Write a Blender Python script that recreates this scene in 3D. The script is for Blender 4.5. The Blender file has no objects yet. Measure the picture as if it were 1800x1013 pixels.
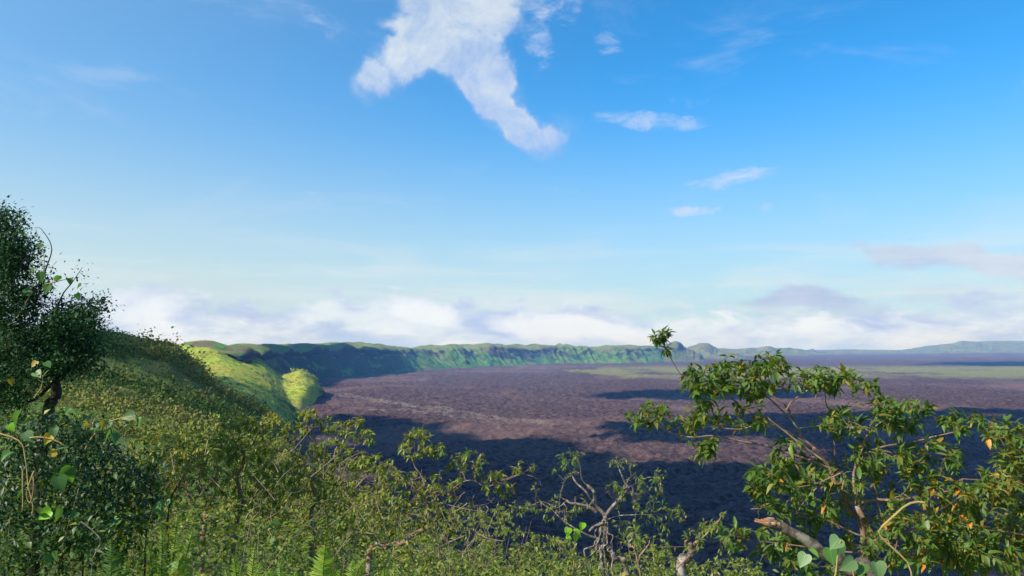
import bpy, math, random
import numpy as np
from mathutils import Matrix, Vector

# ------------------------------------------------------------------ camera, sky, sun, exposure
R = math.radians
sc = bpy.context.scene
COL = sc.collection
random.seed(7)
rng = np.random.default_rng(11)

FPX, HOR = 1300.0, 606.0                       # focal length in photo pixels, row of the horizon
PITCH = math.atan((HOR - 506.5) / FPX)
cam_d = bpy.data.cameras.new('camera')
cam_d.lens, cam_d.sensor_width = 26.0, 36.0
cam_d.clip_start, cam_d.clip_end = 0.05, 80000
cam = bpy.data.objects.new('camera', cam_d)
COL.objects.link(cam)
cam.rotation_euler = (R(90) + PITCH, 0, 0)
sc.camera = cam
sc.view_settings.view_transform = 'Standard'
sc.view_settings.look = 'None'
sc.view_settings.gamma = 1
sc.view_settings.exposure = 0.5
sc.view_settings.use_curve_mapping = False
sc.render.engine = 'CYCLES'
sc.cycles.use_denoising = True
sc.cycles.max_bounces = 6
sc.cycles.transparent_max_bounces = 8
sc.cycles.volume_bounces = 0

SUN_EL, SUN_AZ = R(41), R(-126)                # azimuth from the view direction (+y), negative = left
SUNV = np.array([math.sin(SUN_AZ) * math.cos(SUN_EL), math.cos(SUN_AZ) * math.cos(SUN_EL), math.sin(SUN_EL)])
sun_d = bpy.data.lights.new('sun', 'SUN')
sun_d.energy, sun_d.angle, sun_d.color = 5.0, R(0.53), (1.0, 0.93, 0.82)
sun = bpy.data.objects.new('sun', sun_d)
COL.objects.link(sun)
sun.rotation_euler = Vector(SUNV).to_track_quat('Z', 'Y').to_euler()


class NT:
    """small helper to write node trees"""
    def __init__(s, tree):
        s.t = tree
        s.n, s.l = tree.nodes, tree.links
        s.n.clear()

    def node(s, typ, ins=None, **props):
        nd = s.n.new(typ)
        for k, v in props.items():
            setattr(nd, k, v)
        for k, v in (ins or {}).items():
            s.put(nd.inputs[k], v)
        return nd

    def put(s, sock, v):
        if isinstance(v, bpy.types.NodeSocket):
            s.l.new(v, sock)
        else:
            sock.default_value = v

    def m(s, op, a, b=None, c=None, clamp=False):
        nd = s.n.new('ShaderNodeMath')
        nd.operation, nd.use_clamp = op, clamp
        for i, v in enumerate((a, b, c)):
            if v is not None:
                s.put(nd.inputs[i], v)
        return nd.outputs[0]

    def ss(s, v, a, b):                         # smoothstep
        nd = s.node('ShaderNodeMapRange', {0: v, 1: a, 2: b, 3: 0.0, 4: 1.0}, interpolation_type='SMOOTHSTEP')
        return nd.outputs[0]

    def mix(s, f, a, b):
        nd = s.n.new('ShaderNodeMix')
        nd.data_type = 'RGBA'
        s.put(nd.inputs[0], f)
        s.put(nd.inputs[6], a if isinstance(a, bpy.types.NodeSocket) else (*a, 1))
        s.put(nd.inputs[7], b if isinstance(b, bpy.types.NodeSocket) else (*b, 1))
        return nd.outputs[2]

    def noise(s, vec, scale, detail=5, rough=.55, dist=0.0, lac=2.0):
        nd = s.node('ShaderNodeTexNoise', {'Vector': vec, 'Scale': scale, 'Detail': detail, 'Roughness': rough,
                                           'Distortion': dist, 'Lacunarity': lac})
        return nd.outputs[0]

    def scale(s, vec, xyz):
        nd = s.node('ShaderNodeVectorMath', {0: vec, 1: xyz}, operation='MULTIPLY')
        return nd.outputs[0]

    def ramp(s, f, stops):
        nd = s.n.new('ShaderNodeValToRGB')
        el = nd.color_ramp.elements
        while len(el) < len(stops):
            el.new(.5)
        for e, (p, c) in zip(el, stops):
            e.position, e.color = p, (*c, 1)
        s.put(nd.inputs[0], f)
        return nd.outputs[0]


def srgb(r, g, b):
    return tuple(((c / 255) / 12.92 if c / 255 < .04045 else ((c / 255 + .055) / 1.055) ** 2.4) for c in (r, g, b))


def azel(px, py):
    u, v = (px - 900) / FPX, (py - 506.5) / FPX
    y, z = math.cos(PITCH) + v * math.sin(PITCH), math.sin(PITCH) - v * math.cos(PITCH)
    return math.atan2(u, y), math.atan2(z, math.hypot(u, y))


world = bpy.data.worlds.new('World')
sc.world = world
world.use_nodes = True
W = NT(world.node_tree)
SKY_STRENGTH = 0.15
sky = W.node('ShaderNodeTexSky', sky_type='NISHITA', sun_disc=False, sun_elevation=SUN_EL, sun_rotation=SUN_AZ,
             altitude=1000, air_density=1.0, dust_density=0.6, ozone_density=2.2)
gen = W.node('ShaderNodeTexCoord').outputs['Generated']
sep = W.node('ShaderNodeSeparateXYZ', {0: gen})
AZ = W.m('ARCTAN2', sep.outputs[0], sep.outputs[1])
EL = W.m('ARCSINE', sep.outputs[2])
base = W.node('ShaderNodeVectorMath', {0: W.scale(sky.outputs[0], (.185, .76, 1.04)), 3: W.m('ADD', .80, W.m('MULTIPLY', W.ss(EL, .10, .36), .20))}, operation='SCALE').outputs[0]
# thin pale veil towards the horizon
veil = W.m('POWER', W.m('SUBTRACT', 1.0, W.ss(EL, -0.02, 0.40)), 1.5)
veil = W.m('MULTIPLY', veil, 0.98)
veil = W.m('ADD', veil, W.m('MULTIPLY', W.ss(AZ, .30, -1.0), .31), clamp=True)   # paler towards the sun's side
KC = 1.0 / SKY_STRENGTH / 2 ** 0.5           # cloud radiance that ends up at display value 1
def cc(r, g, b, k=1.0): return tuple(c * KC * k for c in srgb(r, g, b))
col = W.mix(veil, base, cc(206, 229, 236))


def blob_sum(blobs, warp, amt):
    """sum of soft ellipses in sky angles, warped by noise"""
    tot = None
    wa = W.m('ADD', AZ, W.m('MULTIPLY', W.m('SUBTRACT', warp[0], .5), amt))
    we = W.m('ADD', EL, W.m('MULTIPLY', W.m('SUBTRACT', warp[1], .5), amt))
    for (px, py, rx, ry, rot, amp) in blobs:
        a, e = azel(px, py)
        c, s_ = math.cos(R(rot)), math.sin(R(rot))
        da, de = W.m('SUBTRACT', wa, a), W.m('SUBTRACT', we, e)
        X = W.m('MULTIPLY', W.m('ADD', W.m('MULTIPLY', da, c), W.m('MULTIPLY', de, s_)), FPX / rx)
        Y = W.m('MULTIPLY', W.m('SUBTRACT', W.m('MULTIPLY', de, c), W.m('MULTIPLY', da, s_)), FPX / ry)
        q = W.m('SUBTRACT', 1.0, W.m('ADD', W.m('MULTIPLY', X, X), W.m('MULTIPLY', Y, Y)), clamp=True)
        q = W.m('MULTIPLY', q, amp)
        tot = q if tot is None else W.m('ADD', tot, q)
    return tot


wn = W.node('ShaderNodeTexNoise', {'Vector': gen, 'Scale': 9.0, 'Detail': 6.0, 'Roughness': .6})
wsep = W.node('ShaderNodeSeparateColor', {0: wn.outputs[1]})
warp = (wsep.outputs[0], wsep.outputs[1])
n_f = W.noise(gen, 26, 8, .62, .4)
n_m = W.noise(gen, 9, 6, .55, .2)
n_h = W.noise(W.scale(gen, (1, 1, 4.5)), 5.5, 7, .6, .3)
# scattered thin wisps all over the sky
wis = W.m('MULTIPLY', W.ss(W.noise(W.scale(gen, (1.2, 1.2, 4)), 3.2, 7, .62, .6), .52, .80), .30)
col = W.mix(wis, col, cc(214, 226, 248))
# small separate clouds
small = [(1150, 212, 130, 22, -7, .75), (1290, 313, 95, 18, 5, .95), (1218, 368, 60, 11, 2, .9), (1068, 72, 36, 30, -35, .5),
         (1350, 370, 25, 12, 15, .5), (940, 60, 38, 90, 12, .6), (538, 355, 40, 18, 0, .4), (1000, 328, 90, 14, 0, .3),
         (1210, 176, 90, 14, -5, .3), (560, 30, 80, 30, -30, .3), (980, 10, 60, 40, 0, .45)]
ms = blob_sum(small, warp, .05)
ms = W.m('MULTIPLY', W.m('MULTIPLY', W.ss(W.m('ADD', ms, W.m('MULTIPLY', W.m('SUBTRACT', W.noise(W.scale(gen, (1, 1, 2.2)), 24, 10, .68, .8), .5), 2.6)), .15, 1.5), W.ss(ms, 0.0, .3)), .72)
col = W.mix(ms, col, cc(218, 226, 248))
# the big torn cloud at the top
big = [(p[0], p[1], p[2] * 1.06, p[3] * 1.12, p[4], p[5]) for p in [(812, 22, 125, 75, 0, 1.15), (760, 80, 90, 55, 20, 1.0), (700, 110, 80, 42, 38, .9), (645, 152, 42, 36, 60, .75),
       (700, 32, 40, 22, 0, .75), (830, 120, 95, 62, -50, 1.1), (870, 175, 105, 52, -48, 1.05), (935, 222, 90, 36, -28, .9),
       (995, 218, 50, 25, 10, .45), (820, -90, 190, 110, 0, 1.0), (872, 40, 50, 30, -20, .5)]]
mb = W.m('MINIMUM', blob_sum(big, warp, .10), 1.0)
n_c = W.noise(gen, 17, 12, .66, .6)
n_w = W.noise(W.scale(gen, (1.0, 1.0, 1.3)), 34, 8, .7, .5)
mbn = W.m('ADD', mb, W.m('ADD', W.m('MULTIPLY', W.m('SUBTRACT', n_c, .5), 1.7), W.m('MULTIPLY', W.m('SUBTRACT', n_w, .5), .40)))
ab = W.m('MULTIPLY', W.ss(mbn, -.25, 1.65), W.m('MULTIPLY', W.ss(mb, 0.0, .9), .93))
lit = W.m('ADD', W.m('MULTIPLY', mbn, .45), W.m('ADD', W.m('MULTIPLY', W.m('SUBTRACT', EL, .33), 3.0), W.m('MULTIPLY', W.m('SUBTRACT', n_m, .5), 1.6)))
cb = W.mix(W.ss(lit, .0, .8), cc(182, 200, 242), cc(232, 239, 244))
col = W.mix(ab, col, cb)
# violet-grey strips over the right rim
strip = [(1650, 452, 150, 25, -3, 1.0), (1560, 437, 90, 16, -5, .8), (1780, 450, 110, 30, 0, .9), (1450, 545, 190, 40, -8, .75),
         (1400, 522, 110, 18, 0, .7), (1680, 512, 110, 16, 0, .6), (1560, 565, 120, 26, 0, .5), (1780, 548, 90, 26, 0, .8), (1180, 545, 60, 14, 0, .4),
         (2100, 440, 240, 40, 0, .9), (2350, 530, 240, 40, 0, .9), (-350, 450, 260, 40, 0, .7)]
mt = blob_sum(strip, warp, .06)
n_s = W.noise(W.scale(gen, (1, 1, 2.6)), 16, 10, .66, .5)
mt = W.m('MULTIPLY', W.m('MULTIPLY', W.ss(W.m('ADD', mt, W.m('MULTIPLY', W.m('SUBTRACT', n_s, .5), 1.7)), .0, 1.15), W.ss(mt, 0.0, .5)), .75)
col = W.mix(mt, col, W.mix(W.ss(n_m, .35, .65), cc(182, 194, 232), cc(208, 214, 238)))
# bank of cloud lying all round the horizon
AZV = W.node('ShaderNodeCombineXYZ', {0: AZ, 1: 0.0, 2: 0.0}).outputs[0]
n_b = W.noise(W.scale(gen, (1, 1, 2.2)), 15, 10, .64, .5)
n_b2 = W.noise(W.scale(gen, (1, 1, 2.8)), 7, 8, .6, .3)
# thin layered veil above the bank
lay = W.m('MULTIPLY', W.ss(W.noise(W.scale(gen, (1, 1, 9)), 3.0, 7, .62, .5), .42, .70), W.m('MULTIPLY', W.ss(EL, .0, .05), W.m('SUBTRACT', 1.0, W.ss(EL, .07, .17))))
col = W.mix(W.m('MULTIPLY', lay, .75), col, cc(226, 238, 243))
for (t0, t1, fr, off, c_lo, c_hi, amt) in ((.040, .060, 2.6, 0.0, cc(184, 202, 242), cc(232, 243, 250, 1.03), .88), (.016, .052, 4.2, 3.0, cc(182, 200, 242), cc(238, 246, 252, 1.06), .94)):
    top = W.m('ADD', t0, W.m('MULTIPLY', W.ss(W.noise(W.node('ShaderNodeVectorMath', {0: AZV, 1: (off, off, 0)}, operation='ADD').outputs[0], fr, 3, .5), .32, .70), t1))
    top = W.m('MULTIPLY', top, W.m('SUBTRACT', 1.0, W.m('MULTIPLY', W.ss(AZ, .12, .42), .38)))
    bd = W.m('MULTIPLY', W.m('SUBTRACT', top, EL), 24.0)
    ed = W.m('ADD', bd, W.m('MULTIPLY', W.m('SUBTRACT', n_b, .5), 3.2))
    a_ = W.m('MULTIPLY', W.ss(ed, -.1, .60), amt)
    sh = W.ss(W.m('ADD', W.m('MULTIPLY', bd, -.55), W.m('MULTIPLY', W.m('SUBTRACT', n_b2, .5), 7.5)), -1.2, .7)
    col = W.mix(a_, col, W.mix(sh, c_lo, c_hi))
puff = blob_sum([(745, 546, 75, 34, -14, 1.25), (975, 578, 150, 30, -8, 1.2), (1190, 596, 120, 24, 0, .8), (250, 540, 90, 44, 0, .75)], warp, .06)
pw = W.m('MULTIPLY', W.ss(W.m('ADD', puff, W.m('MULTIPLY', W.m('SUBTRACT', n_b, .5), 1.8)), .05, 1.0), W.ss(puff, 0.0, .3))
col = W.mix(W.m('MULTIPLY', pw, .9), col, cc(240, 246, 252, 1.06))
bg = W.node('ShaderNodeBackground', {'Color': col, 'Strength': SKY_STRENGTH})
W.l.new(bg.outputs[0], W.node('ShaderNodeOutputWorld').inputs[0])


# ------------------------------------------------------------------ helpers
def P(px, py, D):
    """world point seen at photo pixel (px, py) at depth D in front of the viewpoint"""
    u, v = (px - 900) / FPX, (py - 506.5) / FPX
    d = np.array([u, math.cos(PITCH) + v * math.sin(PITCH), math.sin(PITCH) - v * math.cos(PITCH)])
    return d * (D / d[1])


def PZ(px, py, z):
    """world point on the level z seen at photo pixel (px, py)"""
    d = P(px, py, 1.0)
    return d * (z / d[2])


def _h(ix, iy, iz):
    n = (ix * 374761393 + iy * 668265263 + iz * 2147483647 + 1013904223) & 0xFFFFFFFF
    n = ((n ^ (n >> 13)) * 1274126177) & 0xFFFFFFFF
    n = ((n ^ (n >> 16)) * 2246822519) & 0xFFFFFFFF
    return ((n ^ (n >> 15)) & 0xFFFFFF) / 0xFFFFFF


def vnoise(x, y, z=0.0):
    x, y, z = np.broadcast_arrays(np.asarray(x, float), np.asarray(y, float), np.asarray(z, float))
    ix, iy, iz = np.floor(x).astype(np.int64), np.floor(y).astype(np.int64), np.floor(z).astype(np.int64)
    fx, fy, fz = x - ix, y - iy, z - iz
    fx, fy, fz = (f * f * f * (f * (f * 6 - 15) + 10) for f in (fx, fy, fz))
    def L(a, b, t): return a + (b - a) * t
    c = [[[_h(ix + i, iy + j, iz + k) for k in (0, 1)] for j in (0, 1)] for i in (0, 1)]
    r = L(L(L(c[0][0][0], c[1][0][0], fx), L(c[0][1][0], c[1][1][0], fx), fy),
          L(L(c[0][0][1], c[1][0][1], fx), L(c[0][1][1], c[1][1][1], fx), fy), fz)
    return r * 2 - 1


def fbm(x, y, z=0.0, o=4, g=.5):
    t, a = 0, 1.0
    for i in range(o):
        t = t + a * vnoise(x * 2 ** i + 17.3 * i, y * 2 ** i + 9.1 * i, z * 2 ** i + 4.7 * i)
        a *= g
    return t


def add_obj(name, me, mat=None, parent=None):
    o = bpy.data.objects.new(name, me)
    COL.objects.link(o)
    if mat and not me.materials:
        me.materials.append(mat)
    if parent:
        o.parent = parent
    return o


def np_mesh(name, V, F, tint=None, smooth=True):
    """mesh from vertex array and one face array (n x 3 or n x 4) or a list of both"""
    me = bpy.data.meshes.new(name)
    Fs = [f for f in (F if isinstance(F, list) else [F]) if len(f)]
    V = np.asarray(V, np.float32)
    me.vertices.add(len(V))
    me.vertices.foreach_set('co', V.ravel())
    nl = sum(f.size for f in Fs)
    npoly = sum(len(f) for f in Fs)
    me.loops.add(nl)
    me.loops.foreach_set('vertex_index', np.concatenate([f.ravel() for f in Fs]).astype(np.int32))
    me.polygons.add(npoly)
    tot = np.concatenate([np.full(len(f), f.shape[1]) for f in Fs])
    me.polygons.foreach_set('loop_start', np.concatenate([[0], np.cumsum(tot)[:-1]]).astype(np.int32))
    me.polygons.foreach_set('use_smooth', np.full(npoly, smooth))
    me.update(calc_edges=True)
    if tint is not None:
        at = me.attributes.new('tint', 'FLOAT', 'POINT')
        at.data.foreach_set('value', np.asarray(tint, np.float32))
    return me


def grid_faces(nu, nv, wrap=False):
    i, j = np.meshgrid(np.arange(nu if wrap else nu - 1), np.arange(nv - 1), indexing='ij')
    i2 = (i + 1) % nu
    return np.stack([i * nv + j, i2 * nv + j, i2 * nv + j + 1, i * nv + j + 1], -1).reshape(-1, 4)


def cr(A, t):
    """Catmull-Rom along axis 0 at parameters t (0 .. n-1)"""
    A = np.asarray(A, float)
    n = len(A)
    i = np.clip(np.floor(t).astype(int), 0, n - 2)
    f = (t - i).reshape(-1, *([1] * (A.ndim - 1)))
    p1, p2 = A[i], A[i + 1]
    p0 = np.where((i > 0).reshape(f.shape), A[np.maximum(i - 1, 0)], 2 * p1 - p2)
    p3 = np.where((i < n - 2).reshape(f.shape), A[np.minimum(i + 2, n - 1)], 2 * p2 - p1)
    return .5 * (2 * p1 + (p2 - p0) * f + (2 * p0 - 5 * p1 + 4 * p2 - p3) * f * f + (3 * p1 - p0 - 3 * p2 + p3) * f ** 3)


class Tubes:
    def __init__(s): s.V, s.F, s.n = [], [], 0

    def add(s, pts, rad, sides=6, cap=True):
        pts = np.asarray(pts, float)
        n = len(pts)
        rad = np.broadcast_to(np.asarray(rad, float), (n,))
        T = np.gradient(pts, axis=0)
        T /= np.linalg.norm(T, axis=1, keepdims=True) + 1e-9
        ref = np.array([.31, .22, .93])
        A = np.cross(T, ref)
        A /= np.linalg.norm(A, axis=1, keepdims=True) + 1e-9
        B = np.cross(T, A)
        th = np.linspace(0, 2 * np.pi, sides, endpoint=False)
        ring = pts[:, None] + rad[:, None, None] * (A[:, None] * np.cos(th)[None, :, None] + B[:, None] * np.sin(th)[None, :, None])
        f = grid_faces(n, sides).copy()
        i, j = np.meshgrid(np.arange(n - 1), np.arange(sides), indexing='ij')
        j2 = (j + 1) % sides
        f = np.stack([i * sides + j, i * sides + j2, (i + 1) * sides + j2, (i + 1) * sides + j], -1).reshape(-1, 4)
        s.V.append(ring.reshape(-1, 3))
        s.F.append(f + s.n)
        s.n += n * sides
        if cap:                                  # close the end with a fan to a centre point
            c0 = s.n
            s.V.append(pts[-1:] + T[-1:] * rad[-1] * .5)
            k = np.arange(sides)
            a, b = c0 - sides + k, c0 - sides + (k + 1) % sides
            s.F.append(np.stack([a, b, np.full(sides, c0), np.full(sides, c0)], -1)[:, :4])
            s.n += 1

    def mesh(s, name):
        V = np.concatenate(s.V)
        F = np.concatenate(s.F)
        tri = F[:, 2] == F[:, 3]
        return np_mesh(name, V, [F[~tri], F[tri][:, :3]])


def wiggle(poly, step, amp, seed=0):
    """resample a control polyline smoothly and roughen it"""
    A = np.asarray(poly, float)
    L = np.linalg.norm(np.diff(A[:, :3], axis=0), axis=1).sum()
    n = max(4, int(L / step))
    Q = cr(A, np.linspace(0, len(A) - 1, n))
    k = np.linspace(0, L / (step * 4), n) + seed * 13.7
    w = np.stack([vnoise(k, 3.1), vnoise(k, 7.7), vnoise(k, 11.9)], -1) * amp
    w *= np.sin(np.linspace(0, np.pi, n))[:, None]
    Q[:, :3] += w
    return Q


# ------------------------------------------------------------------ materials
def new_mat(name):
    m = bpy.data.materials.new(name)
    m.use_nodes = True
    return m, NT(m.node_tree)


def finish(t, color, rough=.8, bump=None, bstr=.3, bdist=.05, spec=.3):
    ins = {'Base Color': color, 'Roughness': rough, 'Specular IOR Level': spec}
    b = t.node('ShaderNodeBsdfPrincipled', ins)
    if bump is not None:
        bn = t.node('ShaderNodeBump', {'Height': bump, 'Strength': bstr, 'Distance': bdist})
        t.l.new(bn.outputs[0], b.inputs['Normal'])
    t.l.new(b.outputs[0], t.node('ShaderNodeOutputMaterial').inputs[0])
    return b


def leaf_material(name, stops, rough=.45, transl=.35, attr=True, spec=.35):
    """leaf with translucency; the colour is picked by the tint of each leaf"""
    m, t = new_mat(name)
    if attr:
        f = t.node('ShaderNodeAttribute', attribute_name='tint').outputs['Fac']
    else:
        f = t.node('ShaderNodeObjectInfo').outputs['Random']
    c = t.ramp(f, stops)
    geo = t.node('ShaderNodeNewGeometry')
    nz = t.noise(geo.outputs['Position'], 9.0, 3)
    c = t.node('ShaderNodeHueSaturation', {'Hue': .5, 'Saturation': 1.0, 'Value': t.m('ADD', .65, t.m('MULTIPLY', nz, .7)), 'Color': c}).outputs[0]
    if not attr:                                 # midrib and side veins of the single leaves
        ob = t.node('ShaderNodeSeparateXYZ', {0: t.node('ShaderNodeTexCoord').outputs['Object']})
        ax = t.m('ABSOLUTE', ob.outputs[0])
        rib = t.m('SUBTRACT', 1.0, t.ss(ax, .006, .022))
        sv = t.m('ABSOLUTE', t.m('SUBTRACT', t.m('FRACT', t.m('SUBTRACT', t.m('MULTIPLY', ob.outputs[1], 6.5), t.m('MULTIPLY', ax, 5.0))), .5))
        rib = t.m('MAXIMUM', rib, t.m('MULTIPLY', t.m('SUBTRACT', 1.0, t.ss(sv, .02, .12)), .45))
        c = t.mix(t.m('MULTIPLY', rib, .5), c, t.node('ShaderNodeHueSaturation', {'Hue': .49, 'Saturation': .8, 'Value': 2.0, 'Color': c}).outputs[0])
        sp_ = t.noise(t.node('ShaderNodeVectorMath', {0: ob.inputs[0].links[0].from_socket, 1: t.node('ShaderNodeObjectInfo').outputs['Location']}, operation='ADD').outputs[0], 9.0, 5, .7)
        c = t.mix(t.m('MULTIPLY', t.ss(sp_, .66, .74), .7), c, (.16, .09, .03))
    b = t.node('ShaderNodeBsdfPrincipled', {'Base Color': c, 'Roughness': rough, 'Specular IOR Level': spec})
    tc = t.node('ShaderNodeHueSaturation', {'Hue': .485, 'Saturation': 1.15, 'Value': 1.5, 'Color': c}).outputs[0]
    tr = t.node('ShaderNodeBsdfTranslucent', {'Color': tc})
    mx = t.node('ShaderNodeMixShader', {0: transl, 1: b.outputs[0], 2: tr.outputs[0]})
    t.l.new(mx.outputs[0], t.node('ShaderNodeOutputMaterial').inputs[0])
    return m


def flat_leaf(name, rgb, vary=.25, **kw):
    return leaf_material(name, [(0, tuple(c * (1 - vary) for c in rgb)), (1, tuple(c * (1 + vary) for c in rgb))], attr=False, **kw)


def bark_material(name, c1, c2, c3, scale=30):
    m, t = new_mat(name)
    g = t.node('ShaderNodeNewGeometry').outputs['Position']
    n1 = t.noise(g, scale, 6, .65)
    n2 = t.noise(g, scale * .3, 4, .6)
    c = t.mix(t.ss(n1, .35, .65), c1, c2)
    c = t.mix(t.ss(n2, .52, .66), c, c3)
    finish(t, c, .85, n1, .6, .004)
    return m


GUAVA = [(0, (.042, .105, .016)), (.30, (.075, .150, .022)), (.60, (.110, .175, .028)), (.84, (.175, .180, .030)), (.95, (.30, .20, .028)), (1, (.50, .21, .020))]
M_guava = leaf_material('guava_foliage', GUAVA)
M_thicket = leaf_material('thicket_foliage', [(0, (.060, .105, .017)), (.35, (.155, .215, .030)), (.68, (.255, .285, .045)), (.89, (.34, .27, .06)), (1, (.50, .21, .03))])
M_dark = leaf_material('dark_foliage', [(0, (.014, .042, .018)), (.6, (.028, .075, .028)), (1, (.065, .120, .032))], transl=.2, rough=.65, spec=.15)
M_bramble = leaf_material('bramble_foliage', [(0, (.010, .034, .010)), (.5, (.027, .072, .016)), (.9, (.075, .130, .022)), (1, (.26, .23, .03))], transl=.25)  # dark species, colour lowered further in place of shade over the lower left
M_under = leaf_material('undergrowth_foliage', [(0, (.055, .095, .015)), (.4, (.155, .215, .030)), (.8, (.275, .30, .048)), (1, (.38, .30, .09))])
M_fern = leaf_material('fern_foliage', [(0, (.035, .095, .014)), (.5, (.13, .25, .024)), (.9, (.27, .37, .035)), (1, (.34, .30, .05))], transl=.45, rough=.6)
M_heart = leaf_material('vine_leaf_foliage', [(0, (.05, .15, .03)), (1, (.12, .27, .05))], transl=.4)
G_TINTS = [flat_leaf('leaf_deep_green', (.048, .115, .018)), flat_leaf('leaf_green', (.078, .155, .024)), flat_leaf('leaf_olive', (.120, .175, .028)),
           flat_leaf('leaf_bronze', (.185, .175, .030)), flat_leaf('leaf_orange', (.48, .21, .022))]
G_CUT = [.22, .52, .80, .945]
H_GREEN = flat_leaf('heart_leaf_green', (.070, .170, .035), transl=.4)
H_PALE = flat_leaf('heart_leaf_pale', (.14, .23, .085), transl=.35)
H_LIME = flat_leaf('heart_leaf_lime', (.20, .40, .03), transl=.5)
H_YELLOW = flat_leaf('heart_leaf_yellow', (.40, .30, .03), transl=.4)
M_bark = bark_material('guava_bark', (.15, .085, .055), (.27, .17, .115), (.33, .28, .22))
M_grey = bark_material('weathered_bark', (.075, .058, .045), (.23, .185, .145), (.36, .33, .28), 45)
M_log = bark_material('log_bark', (.045, .034, .025), (.135, .105, .075), (.20, .18, .13), 60)
M_darkbark = bark_material('mossy_bark', (.020, .016, .012), (.045, .036, .026), (.06, .06, .03))
M_wood = bark_material('broken_wood', (.17, .075, .035), (.34, .18, .085), (.40, .28, .17), 140)
M_stem = bark_material('vine_stem', (.30, .20, .07), (.42, .30, .11), (.25, .22, .08))
M_twig = bark_material('twig_bark', (.17, .105, .08), (.32, .22, .165), (.42, .35, .29))


def hill_material(name, lush, dry, dark, scale, rock=None, bstr=.6, bdist=1.0, rocky=.0):
    m, t = new_mat(name)
    g = t.node('ShaderNodeNewGeometry')
    pos = g.outputs['Position']
    n1 = t.noise(pos, scale, 8, .62)
    n2 = t.noise(pos, scale * .16, 5, .6, .6)
    n3 = t.noise(pos, scale * 3.2, 5, .7)
    c = t.mix(t.ss(n2, .38, .62), lush, dry)
    c = t.mix(t.m('MULTIPLY', t.ss(n1, .50, .66), .75), c, dark)
    c = t.mix(t.m('MULTIPLY', t.ss(n3, .56, .72), .45), c, dark)
    if rock:
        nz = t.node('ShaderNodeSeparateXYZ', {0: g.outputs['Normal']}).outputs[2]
        pz = t.node('ShaderNodeSeparateXYZ', {0: pos}).outputs[2]
        stre = t.noise(t.scale(pos, (1, 1, .25)), scale * .55, 6, .65)
        high = t.ss(pz, -85.0, -25.0)
        st = t.ss(nz, .80, .50)
        f = t.m('MULTIPLY', t.ss(t.m('ADD', t.m('ADD', t.m('MULTIPLY', high, .30), stre), t.m('MULTIPLY', st, .30)), .80, .98), rocky)
        c = t.mix(f, c, rock)
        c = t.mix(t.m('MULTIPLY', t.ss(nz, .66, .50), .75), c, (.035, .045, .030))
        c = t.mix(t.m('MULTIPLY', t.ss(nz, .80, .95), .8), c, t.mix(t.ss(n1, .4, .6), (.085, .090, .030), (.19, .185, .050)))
    finish(t, c, .9, t.m('ADD', n1, t.m('MULTIPLY', n3, .5)), bstr, bdist, spec=.1)
    return m


M_slope = hill_material('hillside_ground', (.095, .150, .026), (.140, .130, .042), (.050, .075, .018), .10, bdist=.8)
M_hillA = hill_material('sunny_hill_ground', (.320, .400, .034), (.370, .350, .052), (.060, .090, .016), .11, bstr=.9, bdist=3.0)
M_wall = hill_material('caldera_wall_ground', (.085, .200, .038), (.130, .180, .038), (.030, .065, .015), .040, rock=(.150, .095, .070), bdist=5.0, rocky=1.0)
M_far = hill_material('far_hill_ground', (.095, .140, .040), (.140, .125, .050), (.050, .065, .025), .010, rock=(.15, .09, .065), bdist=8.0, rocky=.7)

# lava plain: purple-brown clinker with paler tracks, olive growth on older flows
m, t = new_mat('lava_clinker')
M_lava = m
pos = t.node('ShaderNodeNewGeometry').outputs['Position']
sp = t.node('ShaderNodeSeparateXYZ', {0: pos})
X, Y = sp.outputs[0], sp.outputs[1]
n1 = t.noise(pos, .14, 9, .75)
n2 = t.noise(pos, .0022, 6, .6, .8)
n5 = t.noise(pos, .011, 6, .65, 1.2)
n3 = t.noise(pos, .30, 5, .7)
c = t.mix(t.ss(n1, .38, .64), (.034, .020, .020), (.178, .114, .108))
c = t.mix(t.m('MULTIPLY', t.ss(n2, .50, .66), .55), c, (.235, .150, .130))
c = t.mix(t.m('MULTIPLY', t.ss(n5, .50, .68), .35), c, (.075, .050, .048))
c = t.mix(t.m('MULTIPLY', t.ss(n3, .62, .74), .5), c, (.17, .145, .125))
# an older flow with olive growth, out to the right
n4 = t.noise(t.scale(pos, (1.0, .55, 1.0)), .0032, 7, .62)
gx = t.m('DIVIDE', X, Y)                       # bearing seen from the rim lookout; the flow fans out from it
old = t.m('MULTIPLY', t.ss(Y, 2350.0, 2600.0), t.m('SUBTRACT', 1.0, t.ss(Y, 3500.0, 4000.0)))
old = t.m('MULTIPLY', old, t.ss(t.m('ADD', X, t.m('MULTIPLY', t.m('SUBTRACT', n4, .5), 900.0)), 330.0, 420.0))
old = t.m('MULTIPLY', old, t.ss(n4, .36, .52))
c = t.mix(t.m('MULTIPLY', old, .9), c, t.mix(t.ss(n1, .4, .6), (.16, .17, .05), (.27, .25, .085)))
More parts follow.
